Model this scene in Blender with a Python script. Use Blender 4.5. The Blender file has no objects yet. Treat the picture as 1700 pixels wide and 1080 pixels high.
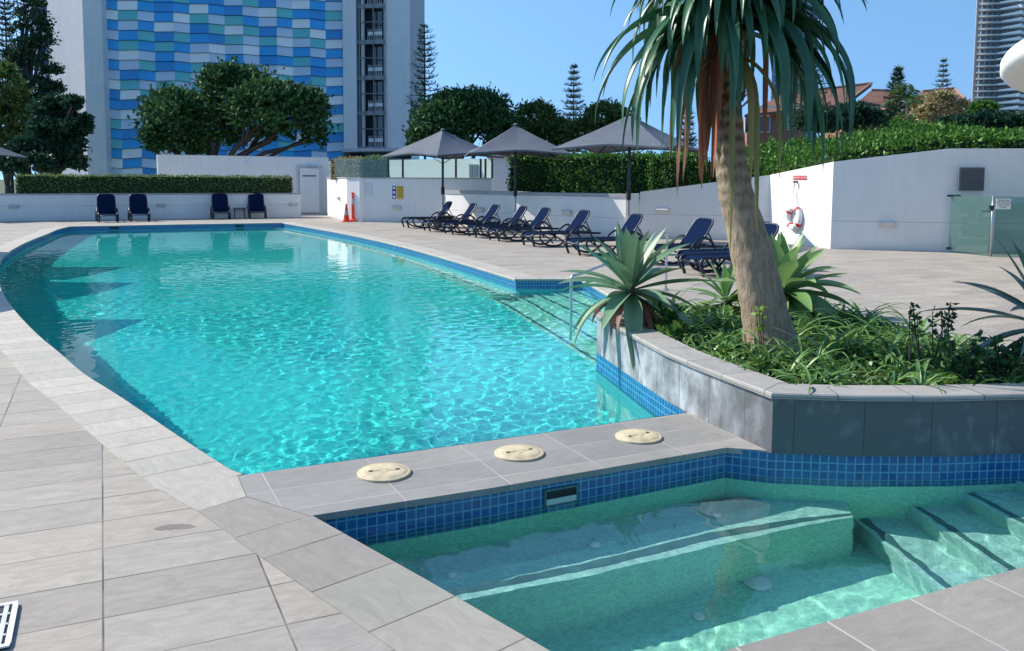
import bpy, bmesh, math, random
from math import sin, cos, pi, radians, hypot, atan2, sqrt
from mathutils import Vector, Matrix, noise
random.seed(7)
sc = bpy.context.scene
C = sc.collection
# ------------------------------------------------------------------ camera
F = 1420.0; PX = 850.0; PY = 420.0; TH = math.atan(120 / F); RO = .006; H = 1.6
cam = bpy.data.objects.new('camera', bpy.data.cameras.new('camera')); C.objects.link(cam); sc.camera = cam
cam.data.sensor_width = 36; cam.data.lens = 36 * F / 1700; cam.data.shift_y = -120 / 1700
cam.data.clip_end = 3000; cam.data.clip_start = .05
cam.matrix_world = Matrix.Translation((0, 0, H)) @ Matrix.Rotation(pi / 2 - TH, 4, 'X') @ Matrix.Rotation(RO, 4, 'Z')
# ------------------------------------------------------------------ sky and sun
SUN_EL = radians(39); SD = Vector((-.93, .37, 0)).normalized()          # horizontal direction towards the sun
world = bpy.data.worlds.new("World"); sc.world = world; world.use_nodes = True
wn = world.node_tree; bg = wn.nodes['Background']
sky = wn.nodes.new('ShaderNodeTexSky'); sky.sky_type = 'NISHITA'; sky.sun_disc = False
sky.sun_elevation = SUN_EL; sky.sun_rotation = atan2(SD.x, SD.y); sky.air_density = 1.0; sky.dust_density = .3; sky.ozone_density = 2.0
tcw = wn.nodes.new('ShaderNodeTexCoord'); mpw = wn.nodes.new('ShaderNodeMapping'); mpw.inputs['Scale'].default_value = (1, 1, .8); mpw.inputs['Location'].default_value = (0, 0, .34)
wn.links.new(tcw.outputs['Generated'], mpw.inputs[0]); nrm = wn.nodes.new('ShaderNodeVectorMath'); nrm.operation = 'NORMALIZE'
wn.links.new(mpw.outputs[0], nrm.inputs[0]); wn.links.new(nrm.outputs[0], sky.inputs[0])      # the sea-side sky stays blue down to the roofs
tintw = wn.nodes.new('ShaderNodeMix'); tintw.data_type = 'RGBA'; tintw.blend_type = 'MULTIPLY'; tintw.inputs[0].default_value = 1; tintw.inputs[7].default_value = (.84, 1.06, 1.10, 1)
wn.links.new(sky.outputs[0], tintw.inputs[6]); wn.links.new(tintw.outputs[2], bg.inputs[0]); bg.inputs[1].default_value = .15
sl = bpy.data.lights.new('sun', 'SUN'); sl.energy = 4.0; sl.angle = radians(.5); sl.color = (1, .94, .84)
sl.cycles.is_caustics_light = True
so = bpy.data.objects.new('sun', sl); C.objects.link(so); so.location = (-20, 10, 30)
sv = Vector((SD.x * cos(SUN_EL), SD.y * cos(SUN_EL), sin(SUN_EL)))
so.rotation_euler = (-sv).to_track_quat('-Z', 'Y').to_euler()
sc.view_settings.view_transform = 'Standard'; sc.view_settings.look = 'None'
sc.view_settings.exposure = 0.64; sc.view_settings.gamma = 1
sc.render.engine = 'CYCLES'
sc.cycles.max_bounces = 8; sc.cycles.transparent_max_bounces = 16; sc.cycles.sample_clamp_indirect = 6

# ------------------------------------------------------------------ measuring helpers (pixel of the survey photo -> metres)
def ray(px, py):
    a = px - PX; b = py - PY; c, s = cos(RO), sin(RO)
    x = a * c + b * s; y = -a * s + b * c
    return (x, F * cos(TH) - y * sin(TH), -(y * cos(TH) + F * sin(TH)))
def G(px, py, z=0.0):
    d = ray(px, py); t = (z - H) / d[2]; return Vector((d[0] * t, d[1] * t, z))
def at(px, py, Y):
    d = ray(px, py); t = Y / d[1]; return Vector((d[0] * t, Y, H + d[2] * t))

# ------------------------------------------------------------------ object helpers
def tag(o, label=None, cat=None, group=None, kind=None):
    if label: o['label'] = label
    if cat: o['category'] = cat
    if group: o['group'] = group
    if kind: o['kind'] = kind
    return o
def empty(name, loc, rz=0, label=None, cat=None, group=None):
    o = bpy.data.objects.new(name, None); C.objects.link(o); o.location = loc; o.rotation_euler = (0, 0, rz)
    o.empty_display_size = .2
    return tag(o, label, cat, group)
def link(name, me, mats, parent=None, smooth=False, loc=None):
    o = bpy.data.objects.new(name, me); C.objects.link(o)
    for m in (mats if isinstance(mats, (list, tuple)) else [mats]): me.materials.append(m)
    if smooth: me.polygons.foreach_set('use_smooth', [True] * len(me.polygons))
    if parent: o.parent = parent
    if loc is not None: o.location = loc
    return o
def copy_tree(o, parent=None):
    c = o.copy(); C.objects.link(c)
    if parent: c.parent = parent
    for ch in o.children: copy_tree(ch, c)
    return c
class MB:
    """collects shapes and links them as one mesh"""
    def __init__(s): s.v = []; s.f = []; s.m = []; s.uv = None
    def add(s, vs, fs, mi=0):
        n = len(s.v); s.v += [tuple(v) for v in vs]; s.f += [tuple(i + n for i in f) for f in fs]; s.m += [mi] * len(fs)
    def box(s, c, d, rz=0, mi=0, M=None):
        c = Vector(c); vs = []
        for z in (-1, 1):
            for x, y in ((-1, -1), (1, -1), (1, 1), (-1, 1)):
                p = Vector((x * d[0] / 2, y * d[1] / 2, z * d[2] / 2))
                if M: p = M @ p
                if rz: p = Matrix.Rotation(rz, 3, 'Z') @ p
                vs.append(c + p)
        s.add(vs, [(3, 2, 1, 0), (4, 5, 6, 7), (0, 1, 5, 4), (1, 2, 6, 5), (2, 3, 7, 6), (3, 0, 4, 7)], mi)
    def prism(s, poly, z0, z1, mi=0, zt=None):
        """vertical extrusion of an xy polygon; zt optional list of top heights"""
        a = sum(poly[i][0] * poly[(i + 1) % len(poly)][1] - poly[(i + 1) % len(poly)][0] * poly[i][1] for i in range(len(poly)))
        idx = list(range(len(poly)))
        if a < 0: idx.reverse()
        P = [poly[i] for i in idx]; Z = [zt[i] for i in idx] if zt else [z1] * len(P); n = len(P)
        vs = [(p[0], p[1], z0) for p in P] + [(p[0], p[1], z) for p, z in zip(P, Z)]
        fs = [tuple(reversed(range(n))), tuple(range(n, 2 * n))] + [(i, (i + 1) % n, n + (i + 1) % n, n + i) for i in range(n)]
        s.add(vs, fs, mi)
    def tube(s, pts, r, n=8, mi=0, closed=False, flat=1.0, cap=True):
        pts = [Vector(p) for p in pts]; N = len(pts); rings = []; up = None
        for i, p in enumerate(pts):
            if closed: t = pts[(i + 1) % N] - pts[i - 1]
            else: t = pts[min(i + 1, N - 1)] - pts[max(i - 1, 0)]
            t.normalize()
            if up is None: up = Vector((0, 0, 1)) if abs(t.z) < .9 else Vector((1, 0, 0))
            a = t.cross(up)
            if a.length < 1e-4: a = t.cross(Vector((0, 1, 0)))
            a.normalize(); b = a.cross(t); up = b
            rr = r[i] if isinstance(r, (list, tuple)) else r
            rings.append([p + a * rr * cos(2 * pi * k / n) * flat + b * rr * sin(2 * pi * k / n) for k in range(n)])
        vs = [v for R in rings for v in R]; fs = []
        for i in range(N if closed else N - 1):
            j = (i + 1) % N
            for k in range(n):
                k2 = (k + 1) % n; fs.append((i * n + k, i * n + k2, j * n + k2, j * n + k))
        if cap and not closed: fs += [tuple(range(n))[::-1], tuple((N - 1) * n + k for k in range(n))]
        s.add(vs, fs, mi)
    def lathe(s, prof, c=(0, 0, 0), n=24, mi=0):
        vs = []; fs = []; c = Vector(c)
        for r, z in prof: vs += [c + Vector((r * cos(2 * pi * k / n), r * sin(2 * pi * k / n), z)) for k in range(n)]
        for i in range(len(prof) - 1):
            for k in range(n):
                k2 = (k + 1) % n; fs.append((i * n + k, i * n + k2, (i + 1) * n + k2, (i + 1) * n + k))
        fs += [tuple(range(n))[::-1], tuple((len(prof) - 1) * n + k for k in range(n))]
        s.add(vs, fs, mi)
    def build(s, name, mats, parent=None, smooth=False, bevel=0, loc=None, auto=False):
        me = bpy.data.meshes.new(name); me.from_pydata(s.v, [], s.f); me.update()
        if isinstance(mats, (list, tuple)): me.polygons.foreach_set('material_index', s.m)
        o = link(name, me, mats, parent, smooth, loc)
        if bevel:
            b = o.modifiers.new('bevel', 'BEVEL'); b.width = bevel; b.segments = 2; b.limit_method = 'ANGLE'
        if auto:
            me.set_sharp_from_angle(angle=radians(40))
        return o
def catmull(P, k=6, closed=False):
    P = [Vector(p) for p in P]; out = []; n = len(P)
    for i in range(n if closed else n - 1):
        g = (lambda j: P[j % n]) if closed else (lambda j: P[max(0, min(n - 1, j))])
        a, b, c, d = g(i - 1), g(i), g(i + 1), g(i + 2)
        for q in range(k):
            t = q / k; out.append(.5 * ((2 * b) + (c - a) * t + (2 * a - 5 * b + 4 * c - d) * t * t + (3 * b - a - 3 * c + d) * t ** 3))
    if not closed: out.append(P[-1])
    return out

# ------------------------------------------------------------------ materials
def nt(name):
    m = bpy.data.materials.new(name); m.use_nodes = True; n = m.node_tree
    return m, n, n.nodes, n.links, n.nodes['Principled BSDF']
def rgb(c): return (c[0], c[1], c[2], 1)
def simple(name, col, rough=.6, metal=0, var=.12, scale=3.0, bump=0.0, bscale=60, spec=.5):
    """a colour with soft dirt variation and optional grain"""
    m, n, N, L, b = nt(name)
    tc = N.new('ShaderNodeTexCoord'); nz = N.new('ShaderNodeTexNoise'); nz.inputs['Scale'].default_value = scale; nz.inputs['Detail'].default_value = 6
    L.new(tc.outputs['Object'], nz.inputs['Vector'])
    r = N.new('ShaderNodeValToRGB'); r.color_ramp.elements[0].position = .3; r.color_ramp.elements[1].position = .7
    r.color_ramp.elements[0].color = rgb([c * (1 - var) for c in col]); r.color_ramp.elements[1].color = rgb([min(1, c * (1 + var * .6)) for c in col])
    L.new(nz.outputs['Fac'], r.inputs[0]); L.new(r.outputs[0], b.inputs['Base Color'])
    b.inputs['Roughness'].default_value = rough; b.inputs['Metallic'].default_value = metal; b.inputs['Specular IOR Level'].default_value = spec
    if bump:
        n2 = N.new('ShaderNodeTexNoise'); n2.inputs['Scale'].default_value = bscale; n2.inputs['Detail'].default_value = 5
        L.new(tc.outputs['Object'], n2.inputs['Vector'])
        bp = N.new('ShaderNodeBump'); bp.inputs['Strength'].default_value = bump; bp.inputs['Distance'].default_value = .02
        L.new(n2.outputs['Fac'], bp.inputs['Height']); L.new(bp.outputs[0], b.inputs['Normal'])
    return m
def math_(N, L, op, a, b=None, c=None):
    x = N.new('ShaderNodeMath'); x.operation = op
    for i, v in enumerate((a, b, c)):
        if v is None: continue
        if isinstance(v, (int, float)): x.inputs[i].default_value = v
        else: L.new(v, x.inputs[i])
    return x.outputs[0]
def tile_mat(name, src, sx, sy, ox, oy, rot, joint, cols, jcol, rough=.75, streak=1.0, bump=.25, jfade=.5, stain=.5):
    """rectangular pavers sx by sy: each slab its own tint, veined, with dark joints.  src 'Object' or 'UV'"""
    m, n, N, L, b = nt(name)
    tc = N.new('ShaderNodeTexCoord')
    mp = N.new('ShaderNodeMapping'); mp.vector_type = 'TEXTURE'; mp.inputs['Rotation'].default_value = (0, 0, rot); L.new(tc.outputs[src], mp.inputs[0])
    sp = N.new('ShaderNodeSeparateXYZ'); L.new(mp.outputs[0], sp.inputs[0])
    u = math_(N, L, 'DIVIDE', math_(N, L, 'SUBTRACT', sp.outputs[0], ox), sx)
    v = math_(N, L, 'DIVIDE', math_(N, L, 'SUBTRACT', sp.outputs[1], oy), sy)
    fu = math_(N, L, 'FRACT', u); fv = math_(N, L, 'FRACT', v)
    du = math_(N, L, 'MULTIPLY', math_(N, L, 'MINIMUM', fu, math_(N, L, 'SUBTRACT', 1.0, fu)), sx)
    dv = math_(N, L, 'MULTIPLY', math_(N, L, 'MINIMUM', fv, math_(N, L, 'SUBTRACT', 1.0, fv)), sy)
    d = math_(N, L, 'MINIMUM', du, dv)
    jm = N.new('ShaderNodeMapRange'); jm.inputs[1].default_value = joint * .5; jm.inputs[2].default_value = joint * .5 + .003
    L.new(d, jm.inputs[0])
    cb = N.new('ShaderNodeCombineXYZ'); L.new(math_(N, L, 'FLOOR', u), cb.inputs[0]); L.new(math_(N, L, 'FLOOR', v), cb.inputs[1])
    wn_ = N.new('ShaderNodeTexWhiteNoise'); wn_.noise_dimensions = '2D'; L.new(cb.outputs[0], wn_.inputs['Vector'])
    ramp = N.new('ShaderNodeValToRGB'); e = ramp.color_ramp.elements
    e[0].color = rgb(cols[0]); e[1].color = rgb(cols[-1])
    for i, c_ in enumerate(cols[1:-1]):
        q = e.new((i + 1) / (len(cols) - 1)); q.color = rgb(c_)
    L.new(wn_.outputs['Value'], ramp.inputs[0])
    # veins, shifted per slab
    mp2 = N.new('ShaderNodeMapping'); mp2.inputs['Scale'].default_value = (3.4, 9.0, 8.0); L.new(mp.outputs[0], mp2.inputs[0]); L.new(wn_.outputs['Color'], mp2.inputs['Location'])
    nz = N.new('ShaderNodeTexNoise'); nz.inputs['Scale'].default_value = 1.6; nz.inputs['Detail'].default_value = 9; nz.inputs['Roughness'].default_value = .65; nz.inputs['Distortion'].default_value = 1.6
    L.new(mp2.outputs[0], nz.inputs['Vector'])
    nb = N.new('ShaderNodeTexNoise'); nb.inputs['Scale'].default_value = 1.1; nb.inputs['Detail'].default_value = 6; L.new(tc.outputs[src], nb.inputs['Vector'])
    k = math_(N, L, 'ADD', 1 - .42 * streak, math_(N, L, 'MULTIPLY', nz.outputs['Fac'], .84 * streak))
    ng = N.new('ShaderNodeTexNoise'); ng.inputs['Scale'].default_value = 95; ng.inputs['Detail'].default_value = 4; L.new(tc.outputs[src], ng.inputs['Vector'])
    k = math_(N, L, 'MULTIPLY', k, math_(N, L, 'ADD', .86, math_(N, L, 'MULTIPLY', ng.outputs['Fac'], .28)))
    ns = N.new('ShaderNodeTexNoise'); ns.inputs['Scale'].default_value = 3.1; ns.inputs['Detail'].default_value = 8; ns.inputs['Roughness'].default_value = .6; L.new(tc.outputs[src], ns.inputs['Vector'])
    sm_ = N.new('ShaderNodeMapRange'); sm_.inputs[1].default_value = .62; sm_.inputs[2].default_value = .74; sm_.inputs[3].default_value = 1; sm_.inputs[4].default_value = 1 - .28 * stain; L.new(ns.outputs['Fac'], sm_.inputs[0]); k = math_(N, L, 'MULTIPLY', k, sm_.outputs[0])
    k = math_(N, L, 'MULTIPLY', k, math_(N, L, 'ADD', 1 - .25 * stain, math_(N, L, 'MULTIPLY', nb.outputs['Fac'], .5 * stain)))
    mx = N.new('ShaderNodeMix'); mx.data_type = 'RGBA'; mx.blend_type = 'MULTIPLY'; mx.inputs[0].default_value = 1
    L.new(ramp.outputs[0], mx.inputs[6]); cc = N.new('ShaderNodeCombineColor')
    for i in range(3): L.new(k, cc.inputs[i])
    L.new(cc.outputs[0], mx.inputs[7])
    # joints fade in and out with dirt
    jn = N.new('ShaderNodeTexNoise'); jn.inputs['Scale'].default_value = 2.3; jn.inputs['Detail'].default_value = 3; L.new(tc.outputs[src], jn.inputs['Vector'])
    jr = N.new('ShaderNodeValToRGB'); jr.color_ramp.elements[0].position = .42; jr.color_ramp.elements[1].position = .6
    jr.color_ramp.elements[0].color = rgb(jcol); jr.color_ramp.elements[1].color = rgb([j + (c1 - j) * jfade for j, c1 in zip(jcol, cols[0])])
    L.new(jn.outputs['Fac'], jr.inputs[0])
    fm = N.new('ShaderNodeMix'); fm.data_type = 'RGBA'; L.new(jm.outputs[0], fm.inputs[0]); L.new(jr.outputs[0], fm.inputs[6]); L.new(mx.outputs[2], fm.inputs[7])
    out = fm.outputs[2]
    if name == 'deck_pavers':      # one damp mark left on the slabs
        gp_ = G(290, 875); vs_ = N.new('ShaderNodeVectorMath'); vs_.operation = 'SUBTRACT'; vs_.inputs[1].default_value = (gp_.x, gp_.y, 0); L.new(tc.outputs[src], vs_.inputs[0])
        v2 = N.new('ShaderNodeVectorMath'); v2.operation = 'MULTIPLY'; v2.inputs[1].default_value = (9, 22, 0); L.new(vs_.outputs[0], v2.inputs[0]); ln = N.new('ShaderNodeVectorMath'); ln.operation = 'LENGTH'; L.new(v2.outputs[0], ln.inputs[0])
        nw = N.new('ShaderNodeTexNoise'); nw.inputs['Scale'].default_value = 16; nw.inputs['Detail'].default_value = 3; L.new(tc.outputs[src], nw.inputs['Vector'])
        wm = N.new('ShaderNodeMapRange'); wm.inputs[1].default_value = 1.35; wm.inputs[2].default_value = 1.5; wm.inputs[3].default_value = .5; wm.inputs[4].default_value = 1
        L.new(math_(N, L, 'ADD', ln.outputs['Value'], math_(N, L, 'MULTIPLY', nw.outputs['Fac'], 1.3)), wm.inputs[0])
        vm_ = N.new('ShaderNodeVectorMath'); vm_.operation = 'SCALE'; L.new(out, vm_.inputs[0]); L.new(wm.outputs[0], vm_.inputs['Scale']); out = vm_.outputs[0]
    L.new(out, b.inputs['Base Color']); b.inputs['Roughness'].default_value = rough
    hb = math_(N, L, 'ADD', math_(N, L, 'MULTIPLY', jm.outputs[0], .6), math_(N, L, 'MULTIPLY', nz.outputs['Fac'], .25))
    bp = N.new('ShaderNodeBump'); bp.inputs['Strength'].default_value = bump; bp.inputs['Distance'].default_value = .01
    L.new(hb, bp.inputs['Height']); L.new(bp.outputs[0], b.inputs['Normal'])
    return m
TR = -atan2(.432, .902)     # the pavers' rows run this far from the x axis
def tilerot(): return atan2(.432, .902)
PAVE = [(.335, .29, .245), (.375, .33, .275), (.315, .28, .25), (.395, .345, .285), (.29, .255, .225)]
M = {}
M['deck'] = tile_mat('deck_pavers', 'Object', .5955, .3275, -.043, -4.656 * -1 % .3275, tilerot(), .004, PAVE, (.07, .06, .055), rough=.78)
M['coping'] = tile_mat('coping_pavers', 'UV', .31, .6, 0, -.02, 0, .005, [(.42, .38, .32), (.47, .43, .365), (.435, .385, .335), (.40, .37, .315)], (.09, .08, .07), rough=.75, streak=.8)
M['lidpave'] = tile_mat('lid_deck_pavers', 'UV', .58, .30, .12, 0, 0, .006, [(.27, .255, .235), (.31, .29, .265), (.245, .235, .22), (.29, .27, .245)], (.42, .37, .33), rough=.7, streak=.7, stain=1.2)
M['spacope'] = tile_mat('spa_coping_pavers', 'UV', .40, .70, .0, -.02, 0, .005, [(.29, .27, .23), (.33, .305, .26), (.28, .25, .22)], (.08, .07, .06), rough=.75, streak=.7, stain=1.0)
M['spacope2'] = tile_mat('spa_near_pavers', 'UV', .42, .70, .1, -.02, 0, .006, [(.285, .25, .22), (.315, .28, .245), (.27, .24, .21)], (.5, .46, .42), rough=.75, streak=.7, stain=1.0)
M['plantcope'] = tile_mat('planter_coping', 'UV', .43, .60, 0, -.02, 0, .005, [(.33, .31, .285), (.36, .335, .31), (.31, .295, .275)], (.07, .06, .05), rough=.75, streak=.8)
def tilewall(name, s=.0505):
    m = tile_mat(name, 'UV', s, s, 0, .0, 0, .004, [(.012, .11, .30), (.008, .085, .27), (.015, .14, .34), (.006, .07, .22)], (.12, .36, .50), rough=.12, streak=.5, bump=.15, jfade=.05, stain=.4)
    return m
M['bluetile'] = tilewall('blue_mosaic')
M['stoneclad'] = None
def stone_clad():
    """grey slabs with pale runs of lime down the face"""
    m, n, N, L, b = nt('stone_cladding')
    tc = N.new('ShaderNodeTexCoord'); sp = N.new('ShaderNodeSeparateXYZ'); L.new(tc.outputs['UV'], sp.inputs[0])
    fu = math_(N, L, 'FRACT', math_(N, L, 'DIVIDE', sp.outputs[0], .40)); dd = math_(N, L, 'MULTIPLY', math_(N, L, 'MINIMUM', fu, math_(N, L, 'SUBTRACT', 1., fu)), .40)
    jm = N.new('ShaderNodeMapRange'); jm.inputs[1].default_value = .0015; jm.inputs[2].default_value = .004; L.new(dd, jm.inputs[0])
    w = N.new('ShaderNodeTexWhiteNoise'); w.noise_dimensions = '1D'; L.new(math_(N, L, 'FLOOR', math_(N, L, 'DIVIDE', sp.outputs[0], .40)), w.inputs['W'])
    mp = N.new('ShaderNodeMapping'); mp.inputs['Scale'].default_value = (7, 2.6, 1); L.new(tc.outputs['UV'], mp.inputs[0])
    nz = N.new('ShaderNodeTexNoise'); nz.inputs['Scale'].default_value = 1.3; nz.inputs['Distortion'].default_value = .5; nz.inputs['Detail'].default_value = 10; nz.inputs['Roughness'].default_value = .62; L.new(mp.outputs[0], nz.inputs['Vector'])
    n2 = N.new('ShaderNodeTexNoise'); n2.inputs['Scale'].default_value = 4.2; n2.inputs['Detail'].default_value = 10; n2.inputs['Roughness'].default_value = .6; L.new(tc.outputs['UV'], n2.inputs['Vector'])
    f = math_(N, L, 'ADD', math_(N, L, 'MULTIPLY', nz.outputs['Fac'], .42), math_(N, L, 'MULTIPLY', n2.outputs['Fac'], .63))
    # the lime is heavy on the slabs above the water, faint on the others
    lime = N.new('ShaderNodeMapRange'); lime.inputs[1].default_value = 2.2; lime.inputs[2].default_value = 3.0; lime.inputs[3].default_value = .13; lime.inputs[4].default_value = -.10
    L.new(sp.outputs[0], lime.inputs[0]); f = math_(N, L, 'ADD', f, lime.outputs[0])
    r = N.new('ShaderNodeValToRGB'); e = r.color_ramp.elements; e[0].position = .45; e[0].color = (.10, .105, .11, 1); e[1].position = .8; e[1].color = (.50, .51, .53, 1)
    q = e.new(.6); q.color = (.21, .215, .225, 1)
    L.new(f, r.inputs[0])
    mx = N.new('ShaderNodeMix'); mx.data_type = 'RGBA'; L.new(jm.outputs[0], mx.inputs[0]); mx.inputs[6].default_value = (.05, .05, .05, 1); L.new(r.outputs[0], mx.inputs[7])
    hs = N.new('ShaderNodeHueSaturation'); L.new(mx.outputs[2], hs.inputs['Color']); L.new(math_(N, L, 'ADD', .86, math_(N, L, 'MULTIPLY', w.outputs['Value'], .28)), hs.inputs['Value'])
    L.new(hs.outputs[0], b.inputs['Base Color']); b.inputs['Roughness'].default_value = .6
    bp = N.new('ShaderNodeBump'); bp.inputs['Strength'].default_value = .2; bp.inputs['Distance'].default_value = .01; L.new(f, bp.inputs['Height']); L.new(bp.outputs[0], b.inputs['Normal'])
    return m
M['stoneclad'] = stone_clad()
def wall_mat(name, col, line=None, dirt=.17):
    """painted render with faint blotches, splash marks near the ground and a level control joint"""
    m, n, N, L, b = nt(name)
    tc = N.new('ShaderNodeTexCoord'); sp = N.new('ShaderNodeSeparateXYZ'); L.new(tc.outputs['Object'], sp.inputs[0])
    nz = N.new('ShaderNodeTexNoise'); nz.inputs['Scale'].default_value = 1.4; nz.inputs['Detail'].default_value = 9; nz.inputs['Roughness'].default_value = .6; L.new(tc.outputs['Object'], nz.inputs['Vector'])
    mp = N.new('ShaderNodeMapping'); mp.inputs['Scale'].default_value = (5, 5, .5); L.new(tc.outputs['Object'], mp.inputs[0])
    n2 = N.new('ShaderNodeTexNoise'); n2.inputs['Scale'].default_value = 1.; n2.inputs['Detail'].default_value = 6; L.new(mp.outputs[0], n2.inputs['Vector'])
    low = N.new('ShaderNodeMapRange'); low.inputs[1].default_value = 0; low.inputs[2].default_value = .22; low.inputs[3].default_value = 1; low.inputs[4].default_value = 0; L.new(sp.outputs[2], low.inputs[0])
    k = math_(N, L, 'ADD', 1 - dirt * 1.3, math_(N, L, 'MULTIPLY', math_(N, L, 'ADD', nz.outputs['Fac'], math_(N, L, 'MULTIPLY', n2.outputs['Fac'], .8)), dirt))
    k = math_(N, L, 'SUBTRACT', k, math_(N, L, 'MULTIPLY', math_(N, L, 'MULTIPLY', low.outputs[0], n2.outputs['Fac']), .25))
    if line:
        dl = math_(N, L, 'ABSOLUTE', math_(N, L, 'SUBTRACT', sp.outputs[2], line)); lm = N.new('ShaderNodeMapRange'); lm.inputs[1].default_value = .006; lm.inputs[2].default_value = .014; lm.inputs[3].default_value = .72; lm.inputs[4].default_value = 1
        L.new(dl, lm.inputs[0]); k = math_(N, L, 'MULTIPLY', k, lm.outputs[0])
    vm = N.new('ShaderNodeVectorMath'); vm.operation = 'SCALE'; vm.inputs[0].default_value = col; L.new(k, vm.inputs['Scale'])
    L.new(vm.outputs[0], b.inputs['Base Color']); b.inputs['Roughness'].default_value = .75
    n3 = N.new('ShaderNodeTexNoise'); n3.inputs['Scale'].default_value = 90; n3.inputs['Detail'].default_value = 3; L.new(tc.outputs['Object'], n3.inputs['Vector'])
    bp = N.new('ShaderNodeBump'); bp.inputs['Strength'].default_value = .12; bp.inputs['Distance'].default_value = .01; L.new(n3.outputs['Fac'], bp.inputs['Height']); L.new(bp.outputs[0], b.inputs['Normal'])
    return m
M['wall'] = wall_mat('white_render', (.84, .81, .77), .55)
M['wall_plain'] = wall_mat('white_render_plain', (.83, .80, .77))
M['wall_cap'] = simple('wall_cap', (.36, .36, .37), .7)
M['tower_white'] = wall_mat('tower_render', (.82, .80, .80), None, .2)
M['tower_grey'] = wall_mat('tower_grey_render', (.60, .59, .62), None, .2)
def leaf_mat(name, cols, rough=.5, trans=.25):
    m, n, N, L, b = nt(name)
    g = N.new('ShaderNodeNewGeometry'); r = N.new('ShaderNodeValToRGB'); e = r.color_ramp.elements
    e[0].color = rgb(cols[0]); e[1].color = rgb(cols[-1])
    for i, c_ in enumerate(cols[1:-1]): e.new((i + 1) / (len(cols) - 1)).color = rgb(c_)
    L.new(g.outputs['Random Per Island'], r.inputs[0]); L.new(r.outputs[0], b.inputs['Base Color']); b.inputs['Roughness'].default_value = rough
    b.inputs['Specular IOR Level'].default_value = .18
    t = N.new('ShaderNodeBsdfTranslucent'); L.new(r.outputs[0], t.inputs[0]); mx = N.new('ShaderNodeMixShader'); mx.inputs[0].default_value = trans
    L.new(b.outputs[0], mx.inputs[1]); L.new(t.outputs[0], mx.inputs[2]); L.new(mx.outputs[0], n.nodes['Material Output'].inputs[0])
    return m
M['leaf_fig'] = leaf_mat('fig_leaf', [(.02, .06, .03), (.04, .11, .04), (.09, .19, .05), (.025, .08, .045)], .55)
M['leaf_mid'] = leaf_mat('mid_leaf', [(.05, .10, .025), (.09, .16, .04), (.14, .20, .06), (.07, .12, .05)], .55)
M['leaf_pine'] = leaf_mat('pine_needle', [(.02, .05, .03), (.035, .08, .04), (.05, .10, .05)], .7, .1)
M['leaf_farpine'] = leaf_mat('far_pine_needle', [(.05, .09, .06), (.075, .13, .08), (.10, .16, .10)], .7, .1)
M['leaf_hedge'] = leaf_mat('hedge_leaf', [(.035, .10, .018), (.07, .18, .028), (.12, .26, .04), (.05, .14, .03)], .45)
M['leaf_hedge_dark'] = leaf_mat('dark_hedge_leaf', [(.02, .06, .02), (.035, .10, .025), (.06, .14, .035)], .4)
M['leaf_hedge_pale'] = leaf_mat('pale_hedge_leaf', [(.10, .17, .05), (.18, .27, .08), (.26, .33, .12), (.07, .14, .05)], .5)
M['leaf_dry'] = leaf_mat('dry_hedge_leaf', [(.30, .23, .11), (.42, .33, .17), (.20, .20, .08), (.48, .42, .24)], .6)
M['leaf_navy'] = leaf_mat('dark_bush_leaf', [(.015, .05, .03), (.025, .07, .04), (.04, .10, .05)], .45)
M['leaf_ground'] = leaf_mat('groundcover_leaf', [(.05, .12, .03), (.09, .20, .04), (.16, .30, .06), (.06, .14, .04), (.24, .32, .08)], .35)
M['leaf_litter'] = leaf_mat('dry_leaf', [(.30, .20, .10), (.22, .13, .08), (.40, .30, .18), (.25, .10, .07)], .7)
M['leaf_lime'] = leaf_mat('young_leaf', [(.20, .34, .04), (.28, .42, .06), (.14, .26, .04)], .35, .35)
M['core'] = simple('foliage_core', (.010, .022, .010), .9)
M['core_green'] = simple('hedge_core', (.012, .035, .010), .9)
M['bark'] = simple('bark', (.16, .12, .095), .9, bump=.6, bscale=18, var=.3)
M['bark_dark'] = simple('dark_bark', (.06, .05, .045), .9, bump=.5, bscale=14, var=.3)
M['steel'] = simple('brushed_steel', (.55, .56, .57), .3, .9, var=.05)
M['pole_dark'] = simple('dark_metal', (.035, .04, .05), .4, .3)
M['pole_light'] = simple('pale_metal', (.35, .36, .37), .45, .3)
M['canopy'] = simple('charcoal_canvas', (.115, .13, .16), .85, var=.12, scale=2.5, bump=.15, bscale=120)
M['resin'] = simple('navy_resin', (.006, .012, .030), .35, var=.1)
def sling():
    m, n, N, L, b = nt('navy_sling'); tc = N.new('ShaderNodeTexCoord'); w = N.new('ShaderNodeTexWave'); w.inputs['Scale'].default_value = 25; w.bands_direction = 'Y'
    L.new(tc.outputs['Object'], w.inputs[0]); r = N.new('ShaderNodeValToRGB'); r.color_ramp.elements[0].color = (.004, .011, .038, 1); r.color_ramp.elements[1].color = (.007, .018, .055, 1); L.new(w.outputs['Fac'], r.inputs[0]); L.new(r.outputs[0], b.inputs['Base Color'])
    b.inputs['Roughness'].default_value = .9; b.inputs['Specular IOR Level'].default_value = .03
    return m
M['sling'] = sling()
M['cream'] = simple('cream_plastic', (.60, .49, .31), .55, var=.28, scale=16, bump=.15, bscale=80)
M['red'] = simple('red_plastic', (.75, .02, .02), .4)
M['orange'] = simple('safety_orange', (.85, .07, .015), .45)
M['reflect'] = simple('grey_band', (.45, .45, .45), .3)
M['white'] = simple('white_plastic', (.8, .8, .78), .5)
M['black'] = simple('black_matte', (.015, .015, .018), .6)
M['soil'] = simple('soil', (.05, .035, .025), .95, var=.4, scale=9, bump=.8, bscale=30)
M['signred'] = simple('sign_red', (.55, .02, .05), .5)
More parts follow.
